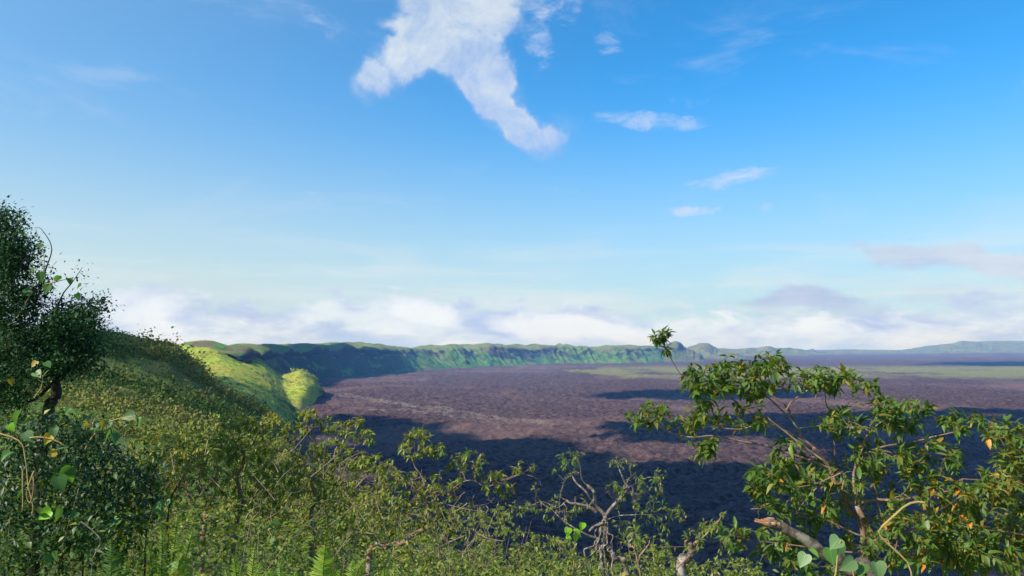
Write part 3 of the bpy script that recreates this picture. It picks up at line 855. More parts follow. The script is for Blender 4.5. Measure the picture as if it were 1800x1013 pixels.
def shrub(name, label, cat, root, limbs, targets, leaf, per, bark, fmat, group=None, n_obj=0, tints=(0, 1), twig_r=(.006, .0022), droop=.35, shape=None, dens=1.0, tip=1.0, scatter=0.0, rk=1.0,
          limb_sides=8, sides=4, amp=.02, along=.6, tint_fn=None, maxtwig=99.):
    """limbs: list of (name, polyline of world points, radius at foot, radius at tip); foliage grows towards the target points"""
    T = thing(name, label, cat, root, group)
    S, SR = [], []
    for i, (nm, poly, r0, r1) in enumerate(limbs):
        Q = wiggle(poly, .04, amp, i + 1)
        rad = np.linspace(r0, r1, len(Q)) * (1 + .10 * vnoise(np.arange(len(Q)) * .22, i * 3.3)) * RADK * rk
        tb = Tubes()
        tb.add(Q, rad, limb_sides)
        part(nm, tb.mesh(nm), bark, T)
        S.append(Q)
        SR.append(rad)
    S, SR = np.concatenate(S), np.concatenate(SR)
    tw = Tubes()
    pos, dr, sc_l = [], [], []
    tg = clusters_from([(*q[:4], max(1, int(q[4] * dens + .5)), *q[5:]) for q in targets])
    if len(tg):
        d0 = np.array([np.min(((S - p) ** 2).sum(1)) for p in tg])
        tg = tg[np.argsort(d0)]
    cen = S.mean(0)
    for p in tg:
        v = p - S
        dist = np.sqrt((v ** 2).sum(1))
        k = int(np.argmin(dist * (1 + .25 * rng.random(len(S)))))
        if dist[k] > maxtwig:
            continue
        q = S[k]
        L = max(dist[k], .02)
        out = unit((p - cen)[None])[0]
        c = q + (p - q) * .5 + out * L * .10 + np.array([0, 0, -.10 * L]) + rng.normal(0, .07 * L, 3)
        n = int(np.clip(L / .05, 3, 9))
        t = np.linspace(0, 1, n + 1)[:, None]
        B = (1 - t) ** 2 * q + 2 * t * (1 - t) * c + t * t * p
        ra = min(SR[k] * .8, twig_r[0] * (1 + L))
        rad = np.linspace(ra, min(twig_r[1], ra), n + 1)
        tw.add(B, rad, sides, cap=False)
        S = np.concatenate([S, B[1:]])
        SR = np.concatenate([SR, rad[1:]])
        ax = unit((B[-1] - B[-2])[None])[0]
        big_l = rng.uniform(.7, 1.15)
        m = max(1, int(rng.poisson(per * rng.uniform(.4, 1.4)) * tip))
        # whorl at the tip
        th0 = rng.uniform(0, 6.28)
        a_ = unit(np.cross(ax, [.3, .5, .81])[None])[0]
        b_ = np.cross(ax, a_)
        th = th0 + np.arange(m) * 2.4
        spread = rng.uniform(.35, 1.35, m)
        dd = ax * np.cos(spread)[:, None] + (a_ * np.cos(th)[:, None] + b_ * np.sin(th)[:, None]) * np.sin(spread)[:, None]
        dd[:, 2] -= droop * rng.random(m)
        pos.append(B[-1] - ax * rng.uniform(0, leaf[0] * 1.7, m)[:, None] + rng.normal(0, 1, (m, 3)) * scatter)
        sc_l.append(np.full(m, big_l))
        dr.append(dd)
        # leaves along the outer part of the twig
        ma = int(along * per * L / (L + .12))
        if ma:
            tt = rng.uniform(.35, 1, ma)[:, None]
            pos.append((1 - tt) ** 2 * q + 2 * tt * (1 - tt) * c + tt * tt * p + rng.normal(0, 1, (ma, 3)) * scatter)
            sc_l.append(np.full(ma, big_l))
            da = ax * .5 + rng.normal(0, .6, (ma, 3))
            da[:, 2] -= droop * .6
            dr.append(da)
    if tw.V:
        part('twigs', tw.mesh('twigs'), bark, T)['kind'] = 'stuff'
    if pos:
        pos, dr = np.concatenate(pos), np.concatenate(dr)
        n = len(pos)
        size = rng.uniform(leaf[0], leaf[1], n) * np.concatenate(sc_l)
        M = frames(pos, dr)
        tint = np.clip(rng.beta(1.6, 1.9, n) * (tints[1] - tints[0]) + tints[0] + .12 * vnoise(pos[:, 0] * 2.2, pos[:, 1] * 2.2, pos[:, 2] * 2.2), 0, 1)
        tint = np.where(rng.random(n) < .032, rng.uniform(.9, 1, n), np.minimum(tint, .88))
        if tint_fn is not None:
            tint = np.clip(tint + tint_fn(pos), 0, 1)
        pick = np.zeros(n, bool)
        if n_obj:
            pick[np.argsort(pos[:, 1] / size)[:n_obj]] = True
            for i in np.nonzero(pick)[0]:
                put_leaf(T, pos[i], M[i], size[i], 'leaf', int(rng.integers(4)), G_TINTS[int(np.searchsorted(G_CUT, tint[i]))])
        r = ~pick
        if r.any():
            if shape is None:
                for k in range(2):
                    q = r & (np.arange(n) % 2 == k)
                    part('foliage', leaves_mesh('foliage', L_PLAIN if k else L_MID, pos[q], M[q], size[q], tint[q]), fmat, T)['kind'] = 'stuff'
            else:
                part('foliage', leaves_mesh('foliage', shape, pos[r], M[r], size[r], tint[r]), fmat, T)['kind'] = 'stuff'
    return T


def pl(D, *pts):
    """polyline from photo columns and rows, depth D or given per point"""
    return [P(p[0], p[1], p[2] if len(p) > 2 else D) for p in pts]


def ground(x, y):
    return float(hill_z(np.array(x / max(y, .3) * FPX + 900), np.array(float(max(y, .3)))))


def stand(px, D, dz=-.12):
    x = (px - 900) / FPX * D
    return np.array([x, D, ground(x, D) + dz])


# ---- the big guava shrub on the right
D = 3.6
root = stand(1530, D)
limbs = [
    ('trunk', [root, P(1530, 1010, D), P(1524, 953, D), P(1512, 898, D), P(1503, 872, D)], .036, .022),
    ('trunk', [root + [-.03, .05, .1], P(1518, 960, D + .05), P(1490, 895, D + .05), P(1472, 850, D), P(1459, 824, D), P(1430, 787, D - .05)], .030, .014),
    ('branch', pl(D, (1430, 787), (1408, 768), (1403, 750), (1382, 722), (1346, 690), (1311, 676), (1285, 668)), .013, .005),
    ('branch', pl(D + .1, (1440, 797), (1406, 764), (1394, 722), (1370, 702), (1337, 683), (1300, 690)), .011, .004),
    ('branch', pl(D, (1425, 782), (1376, 756), (1340, 737), (1293, 702), (1257, 684), (1207, 659), (1189, 637), (1175, 620), (1166, 601), (1160, 590)), .010, .0028),
    ('branch', pl(D - .1, (1459, 824), (1400, 800), (1332, 782), (1269, 776), (1222, 764), (1163, 752), (1124, 737), (1104, 724)), .010, .003),
    ('branch', pl(D - .15, (1445, 808), (1400, 775), (1352, 743), (1343, 729), (1332, 737), (1302, 751), (1258, 752)), .009, .004),
    ('branch', pl(D - .1, (1382, 722), (1396, 700), (1432, 680), (1452, 676), (1470, 668)), .007, .003),
    ('branch', pl(D + .2, (1480, 870), (1470, 800), (1460, 750), (1453, 716), (1450, 690)), .010, .005),
    ('branch', pl(D, (1503, 872), (1500, 830), (1514, 798), (1547, 780), (1606, 771), (1658, 765), (1713, 750), (1750, 738)), .014, .003),
    ('branch', pl(D - .15, (1514, 798), (1525, 762), (1547, 739), (1573, 719), (1590, 700)), .009, .003),
    ('branch', pl(D + .15, (1500, 835), (1530, 770), (1560, 745), (1600, 735), (1640, 730)), .008, .003),
    ('branch', pl(D - .2, (1505, 885), (1545, 878), (1569, 876), (1621, 865), (1665, 863), (1700, 850)), .015, .005),
    ('branch', pl(D - .2, (1480, 860), (1478, 832), (1415, 887), (1395, 905)), .006, .003),
    ('branch', pl(D - .3, (1478, 832), (1440, 845), (1400, 853), (1360, 850)), .006, .003),
    ('branch', pl(D - .3, (1524, 953), (1570, 940), (1620, 930), (1670, 950)), .010, .004),
    ('branch', pl(D - .3, (1520, 945), (1470, 925), (1420, 905), (1360, 890), (1320, 895)), .008, .003),
    ('branch', pl(D - .3, (1528, 975), (1480, 970), (1400, 955), (1320, 945), (1290, 940)), .008, .003)]
tg = [(1163, 590, 20, 12, 6, D, .05), (1172, 618, 8, 8, 1, D, .03), (1138, 730, 34, 26, 11, D - .1, .12), (1232, 690, 25, 28, 8, D, .2), (1235, 662, 40, 22, 12, D, .2), (1282, 652, 40, 26, 14, D, .2),
      (1310, 688, 50, 22, 12, D, .25), (1352, 640, 32, 24, 14, D, .15), (1350, 665, 40, 20, 8, D, .2), (1432, 665, 40, 22, 14, D, .2), (1472, 672, 45, 20, 11, D, .2), (1522, 680, 22, 12, 3, D, .1),
      (1240, 735, 40, 22, 9, D, .2), (1200, 747, 28, 16, 4, D, .1), (1232, 786, 25, 16, 7, D - .15, .1), (1312, 730, 40, 22, 7, D, .2), (1385, 790, 30, 18, 4, D, .2), (1375, 835, 55, 26, 14, D - .2, .25),
      (1350, 868, 34, 30, 10, D - .2, .2), (1420, 890, 60, 45, 18, D - .2, .3), (1325, 855, 22, 22, 5, D - .2, .2), (1480, 740, 55, 26, 14, D, .3), (1560, 712, 50, 18, 13, D - .1, .2),
      (1580, 740, 40, 22, 9, D, .2), (1622, 722, 28, 12, 4, D, .1), (1560, 800, 70, 30, 16, D, .3), (1500, 830, 55, 36, 14, D, .3), (1640, 810, 55, 36, 16, D, .3), (1700, 742, 55, 18, 11, D, .2),
      (1640, 880, 90, 50, 36, D - .2, .35), (1590, 950, 80, 50, 34, D - .3, .35), (1440, 840, 45, 26, 10, D, .25), (1295, 942, 25, 20, 6, D - .3, .1), (1370, 950, 60, 30, 12, D - .3, .2), (1680, 970, 70, 40, 24, D - .3, .3),
      (1490, 900, 40, 50, 9, D + .3, .2), (1450, 1000, 90, 25, 12, D - .3, .25)]
def right_tint(p):                                           # more bronze leaves low on the right
    px = 900 + FPX * p[:, 0] / p[:, 1]
    py = HOR - FPX * p[:, 2] / p[:, 1]
    return .18 * np.clip((px - 1450) / 250, 0, 1) * np.clip((py - 760) / 120, 0, 1)
shrub('guava_shrub', 'large guava shrub with twin brown trunks and long arching branches over the lava plain', 'shrub', root, limbs, tg, (.031, .060), 6.5, M_bark, M_guava, 'guava shrubs around the lookout',
      n_obj=300, tint_fn=right_tint, rk=1.1, dens=2.5, droop=.2, along=1.2)

# ---- guava shrub at the right edge
D = 3.3
root = stand(1890, D)
limbs = [('trunk', [root, P(1880, 1000, D), P(1860, 920, D), P(1840, 850, D), P(1830, 790, D), P(1820, 740, D)], .030, .008),
         ('branch', pl(D - .1, (1866, 935), (1800, 880), (1765, 857), (1731, 846), (1690, 842)), .011, .004),
         ('branch', pl(D, (1850, 880), (1800, 820), (1770, 780), (1755, 750)), .009, .003),
         ('branch', pl(D - .2, (1870, 960), (1800, 940), (1740, 930), (1690, 925)), .010, .004),
         ('branch', pl(D + .2, (1870, 960), (1800, 990), (1740, 985)), .010, .004)]
tg = [(1772, 760, 38, 28, 13, D, .2), (1790, 800, 40, 30, 14, D, .2), (1760, 840, 50, 36, 18, D, .3), (1740, 900, 60, 50, 30, D, .3), (1785, 950, 50, 50, 30, D, .3), (1710, 975, 60, 36, 22, D, .3), (1850, 850, 60, 120, 40, D, .3)]
shrub('guava_shrub', 'guava shrub with bronze and yellow leaves cut off by the right edge of the photo', 'shrub', root, limbs, tg, (.031, .060), 7.0, M_bark, M_guava, 'guava shrubs around the lookout',
      n_obj=300, tints=(.15, 1.05), dens=2.2, droop=.15, along=1.2)

# ---- weathered half dead tree in the middle
D = 7.6
root = stand(1072, D)
limbs = [('trunk', [root, P(1070, 1013, D), P(1064, 960, D), P(1064, 907, D)], .085, .045),
         ('trunk', [root + [-.08, -.05, 0], P(1058, 1010, D - .1), P(1053, 960, D - .1), P(1060, 915, D - .05)], .04, .025),
         ('trunk', [root + [.25, -.1, .05], P(1108, 1010, D - .1), P(1090, 985, D - .1), P(1072, 962, D - .05), P(1064, 935, D)], .06, .03),
         *[('trunk', [root + [dx * .004 - .1, -.15, .1], P(1052 + dx, 1000, D - .15), P(1056 + dx * .7, 955, D - .14), P(1061 + dx * .3, 918, D - .06)], .016, .010) for dx in (-22, -10, 4, 14, 24)],
         ('dead_branch', pl(D, (1064, 907), (1050, 885), (1040, 868), (1031, 852)), .040, .024),
         ('dead_branch', pl(D + .1, (1062, 907), (1042, 880), (1024, 858), (1009, 843)), .024, .018),
         ('branch', pl(D, (1064, 907), (1084, 881), (1100, 858), (1097, 843), (1091, 832), (1084, 815)), .036, .012),
         ('branch', pl(D + .1, (1100, 858), (1106, 845), (1110, 838)), .012, .006),
         ('branch', pl(D + .1, (1048, 900), (1030, 888), (1008, 882), (996, 880)), .035, .022),
         ('dead_branch', pl(D - .1, (1062, 918), (1048, 926), (1036, 934)), .032, .020),
         ('branch', pl(D - .15, (1054, 948), (1030, 938), (1005, 925), (985, 910), (966, 893)), .022, .007),
         ('branch', pl(D + .2, (1035, 860), (1022, 838), (1015, 820), (1000, 808)), .010, .004),
         ('branch', pl(D + .1, (1100, 858), (1125, 848), (1150, 840), (1162, 836)), .009, .003),
         ('branch', pl(D + .3, (1064, 915), (1095, 905), (1130, 900), (1175, 905)), .013, .004),
         ('branch', pl(D + .2, (996, 880), (975, 890), (950, 885), (930, 888)), .011, .004)]
tg = [(1000, 805, 26, 12, 10, D, .3), (1022, 800, 12, 6, 5, D, .2), (1078, 808, 12, 10, 6, D, .1), (1100, 815, 20, 10, 7, D, .2), (1130, 838, 30, 14, 13, D, .3), (1160, 832, 14, 8, 4, D, .2), (1078, 862, 18, 20, 10, D, .2),
      (1120, 880, 40, 20, 20, D + .2, .4), (1170, 905, 36, 26, 20, D + .2, .4), (950, 888, 36, 14, 14, D, .3), (900, 895, 26, 18, 10, D, .3), (1000, 880, 50, 18, 14, D + .2, .4), (985, 905, 40, 14, 10, D, .3), (1120, 930, 60, 24, 22, D + .3, .4),
      (985, 830, 20, 14, 5, D, .2), (1010, 835, 10, 10, 3, D, .2), (945, 855, 14, 10, 3, D, .2), (1140, 860, 30, 12, 10, D, .3)]
shrub('weathered_tree', 'half dead grey tree with broken pale branches standing on the slope in the middle', 'tree', root, limbs, tg, (.032, .060), 4.2, M_grey, M_thicket, n_obj=260, twig_r=(.008, .003), amp=.04, rk=1.1, dens=1.45)

# ---- thicket of guava shrubs on the left
def thicket(label, D, px, limbs, tg, leaf=(.028, .056), per=8.5, n_obj=220, tints=(0, 1), bark=None, **kw):
    return shrub('guava_shrub', label, 'shrub', stand(px, D), limbs, tg, leaf, per, bark or M_bark, M_thicket, 'guava shrubs around the lookout', n_obj=n_obj, tints=tints, twig_r=(.006, .0025), amp=.04, droop=.25, along=.9, **{'dens': 2.3, **kw})


D = 6.0
thicket('guava shrub with a forked black limb, its arching branch reaching right over dark lava', D, 640,
        [('trunk', [stand(640, D), P(648, 985, D), P(690, 955, D), P(735, 935, D), P(752, 922, D)], .05, .030), ('branch', pl(D, (752, 922), (752, 890), (745, 872), (730, 858), (712, 845), (700, 838)), .026, .010),
         ('branch', pl(D, (735, 862), (743, 850), (736, 830), (730, 815), (733, 795), (728, 775)), .015, .006), ('branch', pl(D + .1, (752, 922), (775, 910), (800, 902), (812, 897)), .018, .006),
         ('branch', pl(D - .1, (752, 928), (790, 955), (830, 975), (860, 1000)), .016, .009), ('branch', pl(D, (752, 890), (775, 870), (800, 855), (850, 848), (905, 838), (940, 818)), .012, .004),
         ('branch', pl(D, (850, 848), (880, 850), (925, 836), (945, 842), (952, 856)), .007, .003), ('branch', pl(D + .1, (730, 858), (700, 835), (676, 820), (655, 800)), .012, .005)],
        [(735, 765, 26, 14, 11, D, .2), (762, 790, 24, 16, 10, D, .2), (722, 790, 24, 16, 6, D, .2), (770, 850, 40, 24, 14, D, .3), (820, 810, 36, 18, 11, D, .3), (860, 832, 26, 14, 7, D, .2), (880, 860, 30, 14, 6, D, .2), (700, 860, 50, 40, 26, D + .2, .5),
         (660, 900, 50, 40, 24, D, .5), (745, 900, 40, 30, 14, D + .1, .4), (660, 815, 30, 24, 11, D, .3), (800, 890, 30, 18, 6, D, .3), (920, 822, 22, 10, 4, D, .1)])
D = 6.6
thicket('guava shrub with a pale lichen trunk and leafy shoots standing up against the shaded lava', D, 555,
        [('trunk', [stand(550, D), P(548, 920, D), P(552, 870, D), P(550, 830, D), P(540, 812, D)], .045, .022), ('branch', pl(D, (540, 812), (525, 800), (510, 792), (500, 780)), .016, .007), ('branch', pl(D, (545, 820), (548, 790), (545, 760), (540, 735)), .012, .005),
         ('branch', pl(D + .1, (550, 850), (580, 825), (600, 790), (615, 760), (625, 740)), .014, .004), ('branch', pl(D, (552, 860), (590, 850), (630, 845), (665, 846)), .012, .005), ('branch', pl(D + .2, (545, 840), (515, 830), (480, 815)), .013, .006)],
        [(540, 728, 20, 10, 8, D, .2), (520, 755, 26, 14, 10, D, .3), (570, 745, 18, 16, 7, D, .2), (600, 755, 22, 14, 8, D, .2), (625, 738, 14, 10, 5, D, .1), (640, 770, 22, 14, 9, D, .2), (575, 790, 40, 20, 18, D, .4), (620, 810, 36, 20, 16, D, .4),
         (545, 830, 50, 36, 30, D, .5), (600, 870, 50, 40, 30, D, .5), (500, 850, 40, 40, 26, D, .5)])
D = 6.2
thicket('tall guava shrub with a straight reddish trunk rising out of the ferns', D, 410,
        [('trunk', [stand(405, D), P(408, 970, D), P(418, 900, D), P(421, 840, D), P(424, 800, D), P(412, 775, D)], .045, .018), ('branch', pl(D, (424, 800), (445, 775), (470, 755), (495, 742)), .014, .005), ('branch', pl(D, (412, 775), (404, 755), (402, 738)), .012, .006),
         ('branch', pl(D - .1, (416, 920), (440, 935), (470, 940), (500, 938)), .010, .006), ('branch', pl(D + .1, (421, 840), (450, 830), (480, 800), (500, 790)), .012, .005), ('branch', pl(D, (420, 850), (390, 820), (360, 805), (340, 800)), .012, .005)],
        [(440, 745, 40, 16, 16, D, .3), (480, 738, 24, 12, 10, D, .2), (410, 742, 30, 14, 10, D, .3), (380, 775, 50, 20, 20, D, .4), (450, 785, 50, 24, 24, D, .4), (430, 840, 60, 40, 36, D + .2, .5), (350, 830, 50, 36, 26, D, .5), (470, 890, 50, 40, 28, D, .5), (410, 790, 40, 24, 14, D, .4)],
        tints=(.15, 1.0))
D = 5.6
thicket('reddish guava shrub leaning right beside the dark vine tangle', D, 330,
        [('trunk', [stand(350, D), P(355, 950, D), P(362, 905, D), P(345, 885, D), P(330, 868, D)], .038, .020), ('branch', pl(D, (362, 905), (358, 875), (354, 845), (352, 825)), .020, .008), ('branch', pl(D, (330, 868), (318, 845), (300, 820), (290, 800)), .012, .005)],
        [(300, 790, 50, 26, 22, D, .4), (340, 800, 40, 24, 16, D, .4), (280, 830, 40, 36, 22, D, .4), (330, 860, 50, 36, 22, D + .2, .4), (385, 900, 40, 40, 20, D + .2, .4), (260, 880, 36, 40, 14, D, .3)], tints=(.2, 1.0))
# further bushes of the thicket: no trunk shows
far = [(9.0, 300, 782, 80, 26, 60, 'guava bush with pale dead twigs under the green hill, in front of its shaded foot'), (10.5, 455, 800, 70, 34, 60, 'dense guava bush behind the straight reddish trunk'),
       (9.5, 610, 850, 90, 45, 80, 'dense guava bush behind the pale lichen trunk'), (9.5, 730, 915, 80, 40, 60, 'low olive bush behind the forked black limb'),
       (8.2, 470, 870, 90, 50, 80, 'broad olive bush between the reddish trunk and the pale lichen trunk'), (8.5, 250, 840, 70, 50, 60, 'leafy bush at the foot of the dark mossy tree'), (8.0, 590, 930, 80, 45, 60, 'low green bush behind the big upright fern')]
for D, px, py, rx, ry, n, lb in far:
    c = [P(px + dx, py + ry * .2, D) for dx in (-rx * .5, 0, rx * .5)]
    r0 = stand(px, D)
    thicket(lb, D, px, [('stem', [r0, (r0 + q) / 2 + [0, 0, .1], q], .022, .007) for q in c], [(px, py, rx, ry, n, D, .7), (px, py + ry, rx, ry, n // 2, D, .7)], n_obj=0, per=11, shape=L_MID, leaf=(.030, .058), dens=2.6)

# ---- bushes on the falling slope beyond
slope_b = [(15, 800, 912, 60, 26, 'rounded light green bush at the brink of the black lava, under the arching branch'), (17, 862, 905, 40, 18, 'small round bush at the brink of the black lava, left of the weathered tree'),
           (13, 890, 950, 60, 26, 'grassy green bush low on the slope between the forked limb and the weathered tree'), (13, 965, 962, 50, 26, 'dull green bush touching the left foot of the weathered tree'),
           (14, 1130, 965, 50, 24, 'leafy bush just right of the foot of the weathered tree'), (12, 1180, 995, 50, 22, 'yellowish bush in front of the bleached stub'), (12, 1290, 1000, 60, 20, 'dry olive bush under the broken log'),
           (10, 830, 990, 70, 30, 'green bush below the drooping black branch'), (9.5, 950, 1005, 70, 24, 'low bush along the bottom edge left of the weathered tree'), (11, 1040, 990, 50, 24, 'scrubby bush among the roots of the weathered tree')]
for D, px, py, rx, ry, lb in slope_b:
    r0 = stand(px, D)
    shrub('slope_bush', lb, 'bush', r0, [('stem', [r0, (r0 + q) / 2, q], .018, .006) for q in (P(px - rx * .5, py, D), P(px + rx * .4, py, D))],
          [(px, py, rx, ry, 70, D, .8), (px, py + ry, rx * 1.1, ry, 30, D, .8)], (.04, .085), 9, M_twig, M_under, 'bushes on the slope below the lookout', shape=L_MID, tints=(0, 1.0), twig_r=(.006, .003))

# bleached branch stub right of the middle
T = thing('dead_stump', 'bleached crooked stub with a leafy guava sprig, right of the weathered tree', 'stump', stand(1195, 6.5))
tb = Tubes(); q = wiggle([stand(1190, 6.5), P(1200, 1005, 6.5), P(1208, 985, 6.5), P(1216, 972, 6.5), P(1214, 956, 6.5)], .04, .02, 3); tb.add(q, np.linspace(.05, .022, len(q)), 8); part('trunk', tb.mesh('trunk'), M_grey, T)
tb = Tubes(); q = wiggle(pl(6.5, (1214, 970), (1222, 955), (1240, 945), (1258, 925), (1270, 905)), .04, .02, 4); tb.add(q, np.linspace(.014, .005, len(q)), 6); part('branch', tb.mesh('branch'), M_bark, T)
shrub('guava_shrub', 'thin guava sapling right of the weathered tree, reaching over the black lava', 'shrub', stand(1150, 6.4), [('trunk', [stand(1130, 6.4), P(1122, 990, 6.4), P(1105, 960, 6.4), P(1112, 945, 6.4)], .022, .010),
      ('branch', pl(6.4, (1122, 990), (1126, 970), (1140, 958), (1142, 950)), .018, .009), ('branch', pl(6.4, (1190, 1000), (1215, 970), (1240, 945), (1262, 920), (1272, 900)), .012, .004)],
      [(1250, 925, 26, 20, 14, 6.4, .3), (1225, 930, 30, 16, 10, 6.4, .3), (1275, 900, 10, 8, 3, 6.4, .1), (1280, 965, 24, 14, 8, 6.4, .3), (1120, 940, 30, 16, 9, 6.4, .3), (1200, 960, 40, 20, 12, 6.6, .3)], (.04, .07), 6, M_bark, M_thicket, 'guava shrubs around the lookout', n_obj=150)

# ---- dark mossy tree at the left edge
D = 5.4
root = stand(70, D)
limbs = [('trunk', [root, P(74, 800, D), P(84, 730, D), P(96, 690, D), P(100, 665, D)], .11, .055), ('branch', pl(D, (100, 668), (118, 650), (140, 640), (150, 615)), .040, .012), ('branch', pl(D + .1, (98, 670), (70, 690), (50, 705), (30, 720)), .035, .018),
         ('branch', pl(D, (98, 660), (70, 610), (45, 580), (30, 530), (20, 470), (15, 420), (8, 370)), .045, .006), ('branch', pl(D, (45, 580), (0, 560), (-40, 520), (-60, 450)), .03, .008), ('branch', pl(D, (70, 615), (90, 560), (100, 530), (125, 500), (145, 470)), .020, .003),
         ('branch', pl(D, (55, 560), (70, 510), (80, 460), (90, 425), (75, 405), (60, 400)), .014, .002), ('branch', pl(D, (125, 640), (150, 580), (165, 545), (185, 525)), .016, .003), ('branch', pl(D, (15, 440), (25, 410), (38, 385)), .010, .002),
         ('branch', pl(D - .1, (0, 620), (40, 610), (70, 585)), .012, .004), ('branch', pl(D, (30, 530), (-10, 470), (-30, 420), (-20, 370)), .02, .004)]
tg = [(-10, 400, 30, 40, 24, D, .3), (15, 400, 20, 30, 12, D, .2), (10, 460, 45, 40, 55, D, .4), (40, 440, 26, 24, 18, D, .3), (15, 545, 45, 45, 60, D, .4), (75, 490, 14, 14, 5, D, .2), (60, 520, 26, 20, 12, D, .3), (110, 590, 55, 45, 90, D, .4), (140, 560, 36, 30, 34, D, .3),
      (90, 640, 50, 22, 34, D, .4), (30, 640, 50, 40, 50, D, .5), (155, 625, 16, 22, 12, D, .2), (10, 690, 40, 40, 40, D, .4), (-40, 500, 40, 120, 70, D, .4), (-40, 650, 40, 60, 40, D, .4), (145, 480, 8, 6, 1, D, .05), (175, 535, 12, 10, 4, D, .1)]
shrub('mossy_tree', 'dark small leaved tree with a mossy crooked trunk at the left edge against the sky', 'tree', root, limbs, tg, (.018, .038), 60, M_darkbark, M_dark, shape=L_SMALL, twig_r=(.006, .0018), droop=.1, along=1.3, sides=4, dens=1.3, tip=.35, scatter=.045)

# ---- dark tangle of small leaved brambles in the lower left
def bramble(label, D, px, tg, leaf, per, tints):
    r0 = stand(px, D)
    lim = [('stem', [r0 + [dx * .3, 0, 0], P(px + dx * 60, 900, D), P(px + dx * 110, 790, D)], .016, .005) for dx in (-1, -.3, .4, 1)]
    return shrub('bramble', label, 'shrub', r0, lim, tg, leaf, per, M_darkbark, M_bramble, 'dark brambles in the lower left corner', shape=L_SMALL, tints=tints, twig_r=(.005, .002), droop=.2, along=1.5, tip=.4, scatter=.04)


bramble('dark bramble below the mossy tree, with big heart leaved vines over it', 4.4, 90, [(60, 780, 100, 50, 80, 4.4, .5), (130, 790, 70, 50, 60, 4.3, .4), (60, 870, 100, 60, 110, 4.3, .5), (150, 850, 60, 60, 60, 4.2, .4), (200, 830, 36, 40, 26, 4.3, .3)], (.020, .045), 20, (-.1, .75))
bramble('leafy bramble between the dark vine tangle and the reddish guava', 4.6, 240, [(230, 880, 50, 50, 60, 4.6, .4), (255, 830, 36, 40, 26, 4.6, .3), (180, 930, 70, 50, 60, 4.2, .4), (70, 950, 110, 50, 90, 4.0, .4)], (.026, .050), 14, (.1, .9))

# ---- undergrowth on the ground of the lookout: one uncountable mass of mixed low growth
n = 90000
D_ = rng.uniform(3.7, 11, n)
px_ = rng.uniform(-150, 1500, n)
x_ = (px_ - 900) / FPX * D_
gz = hill_z(px_, D_)
topz = -np.interp(px_, [-150, 100, 250, 480, 700, 800, 900, 1250, 1500], np.array([840, 850, 870, 900, 915, 940, 968, 1012, 1026]) - HOR) / FPX * D_
topz = topz - np.clip((6.3 - D_) / 1.5, 0, 1) * 22 / FPX * D_ * (px_ > 300)
lump = fbm(x_ / .55, D_ / .55, 2, 3)
hgt = (topz - gz + .16 * lump) * rng.random(n) ** .6
ok = (hgt > 0.02) & (rng.random(n) < np.clip(.55 + 1.1 * fbm(x_ / .35, D_ / .35, (gz + hgt) / .35, 3), .06, 1))
px_, D_, x_, gz, hgt = px_[ok], D_[ok], x_[ok], gz[ok], hgt[ok]
n = len(D_)
pos = np.stack([x_, D_, gz + hgt], -1)
d_ = rng.normal(0, 1, (n, 3)); d_[:, 2] = d_[:, 2] * .5 + .1
tn = np.clip(.42 + .45 * fbm(x_ / .8, D_ / .8, 5, 3) + rng.normal(0, .2, n) - .42 * np.clip((300 - px_) / 160, 0, 1), 0, 1)  # last term darkens the leaves on the left, shade put into their tint
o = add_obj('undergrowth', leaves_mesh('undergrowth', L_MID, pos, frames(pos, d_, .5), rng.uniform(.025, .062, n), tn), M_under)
o['kind'] = 'stuff'
o['label'] = 'low mixed undergrowth covering the ground of the lookout'
# dry stalks and thin stems standing in it
tb = Tubes()
for k in range(110):
    Dk, pk = rng.uniform(3.6, 9), rng.uniform(0, 1250)
    g_ = stand(pk, Dk)
    tz = -np.interp(pk, [0, 250, 700, 900, 1250], np.array([800, 820, 860, 920, 985]) - HOR) / FPX * Dk - g_[2]
    if tz < .15: continue
    h = tz * rng.uniform(.6, 1.12)
    q = np.array([g_, g_ + [rng.normal(0, .12), rng.normal(0, .1), h * .5], g_ + [rng.normal(0, .3), rng.normal(0, .2), h]])
    tb.add(wiggle(q, .12, .03, k), np.linspace(.0036, .0014, len(wiggle(q, .12, .03, k))), 3, cap=False)
for k in range(420):
    Dk, pk = rng.uniform(4.6, 9.5), rng.uniform(180, 860)
    c_ = P(pk, rng.uniform(np.interp(pk, [180, 300, 500, 700, 860], [770, 765, 770, 830, 880]), 1000), Dk)
    L_ = rng.uniform(.10, .34)
    v_ = unit(rng.normal(0, 1, (1, 3)) * [1, .6, 1] + [0, 0, .5])[0] * L_
    q = np.array([c_ - v_ / 2, c_ + rng.normal(0, L_ * .12, 3), c_ + v_ / 2])
    tb.add(cr(q, np.linspace(0, 2, 5)), np.linspace(.0030, .0012, 5), 3, cap=False)
o = add_obj('undergrowth_stems', tb.mesh('undergrowth_stems'), M_twig)
o['kind'] = 'stuff'

# ---- ferns
L_PINNA = leaf_shape([(0, .06), (.35, .085), (.75, .05), (1.0, .01)], .2, .3)


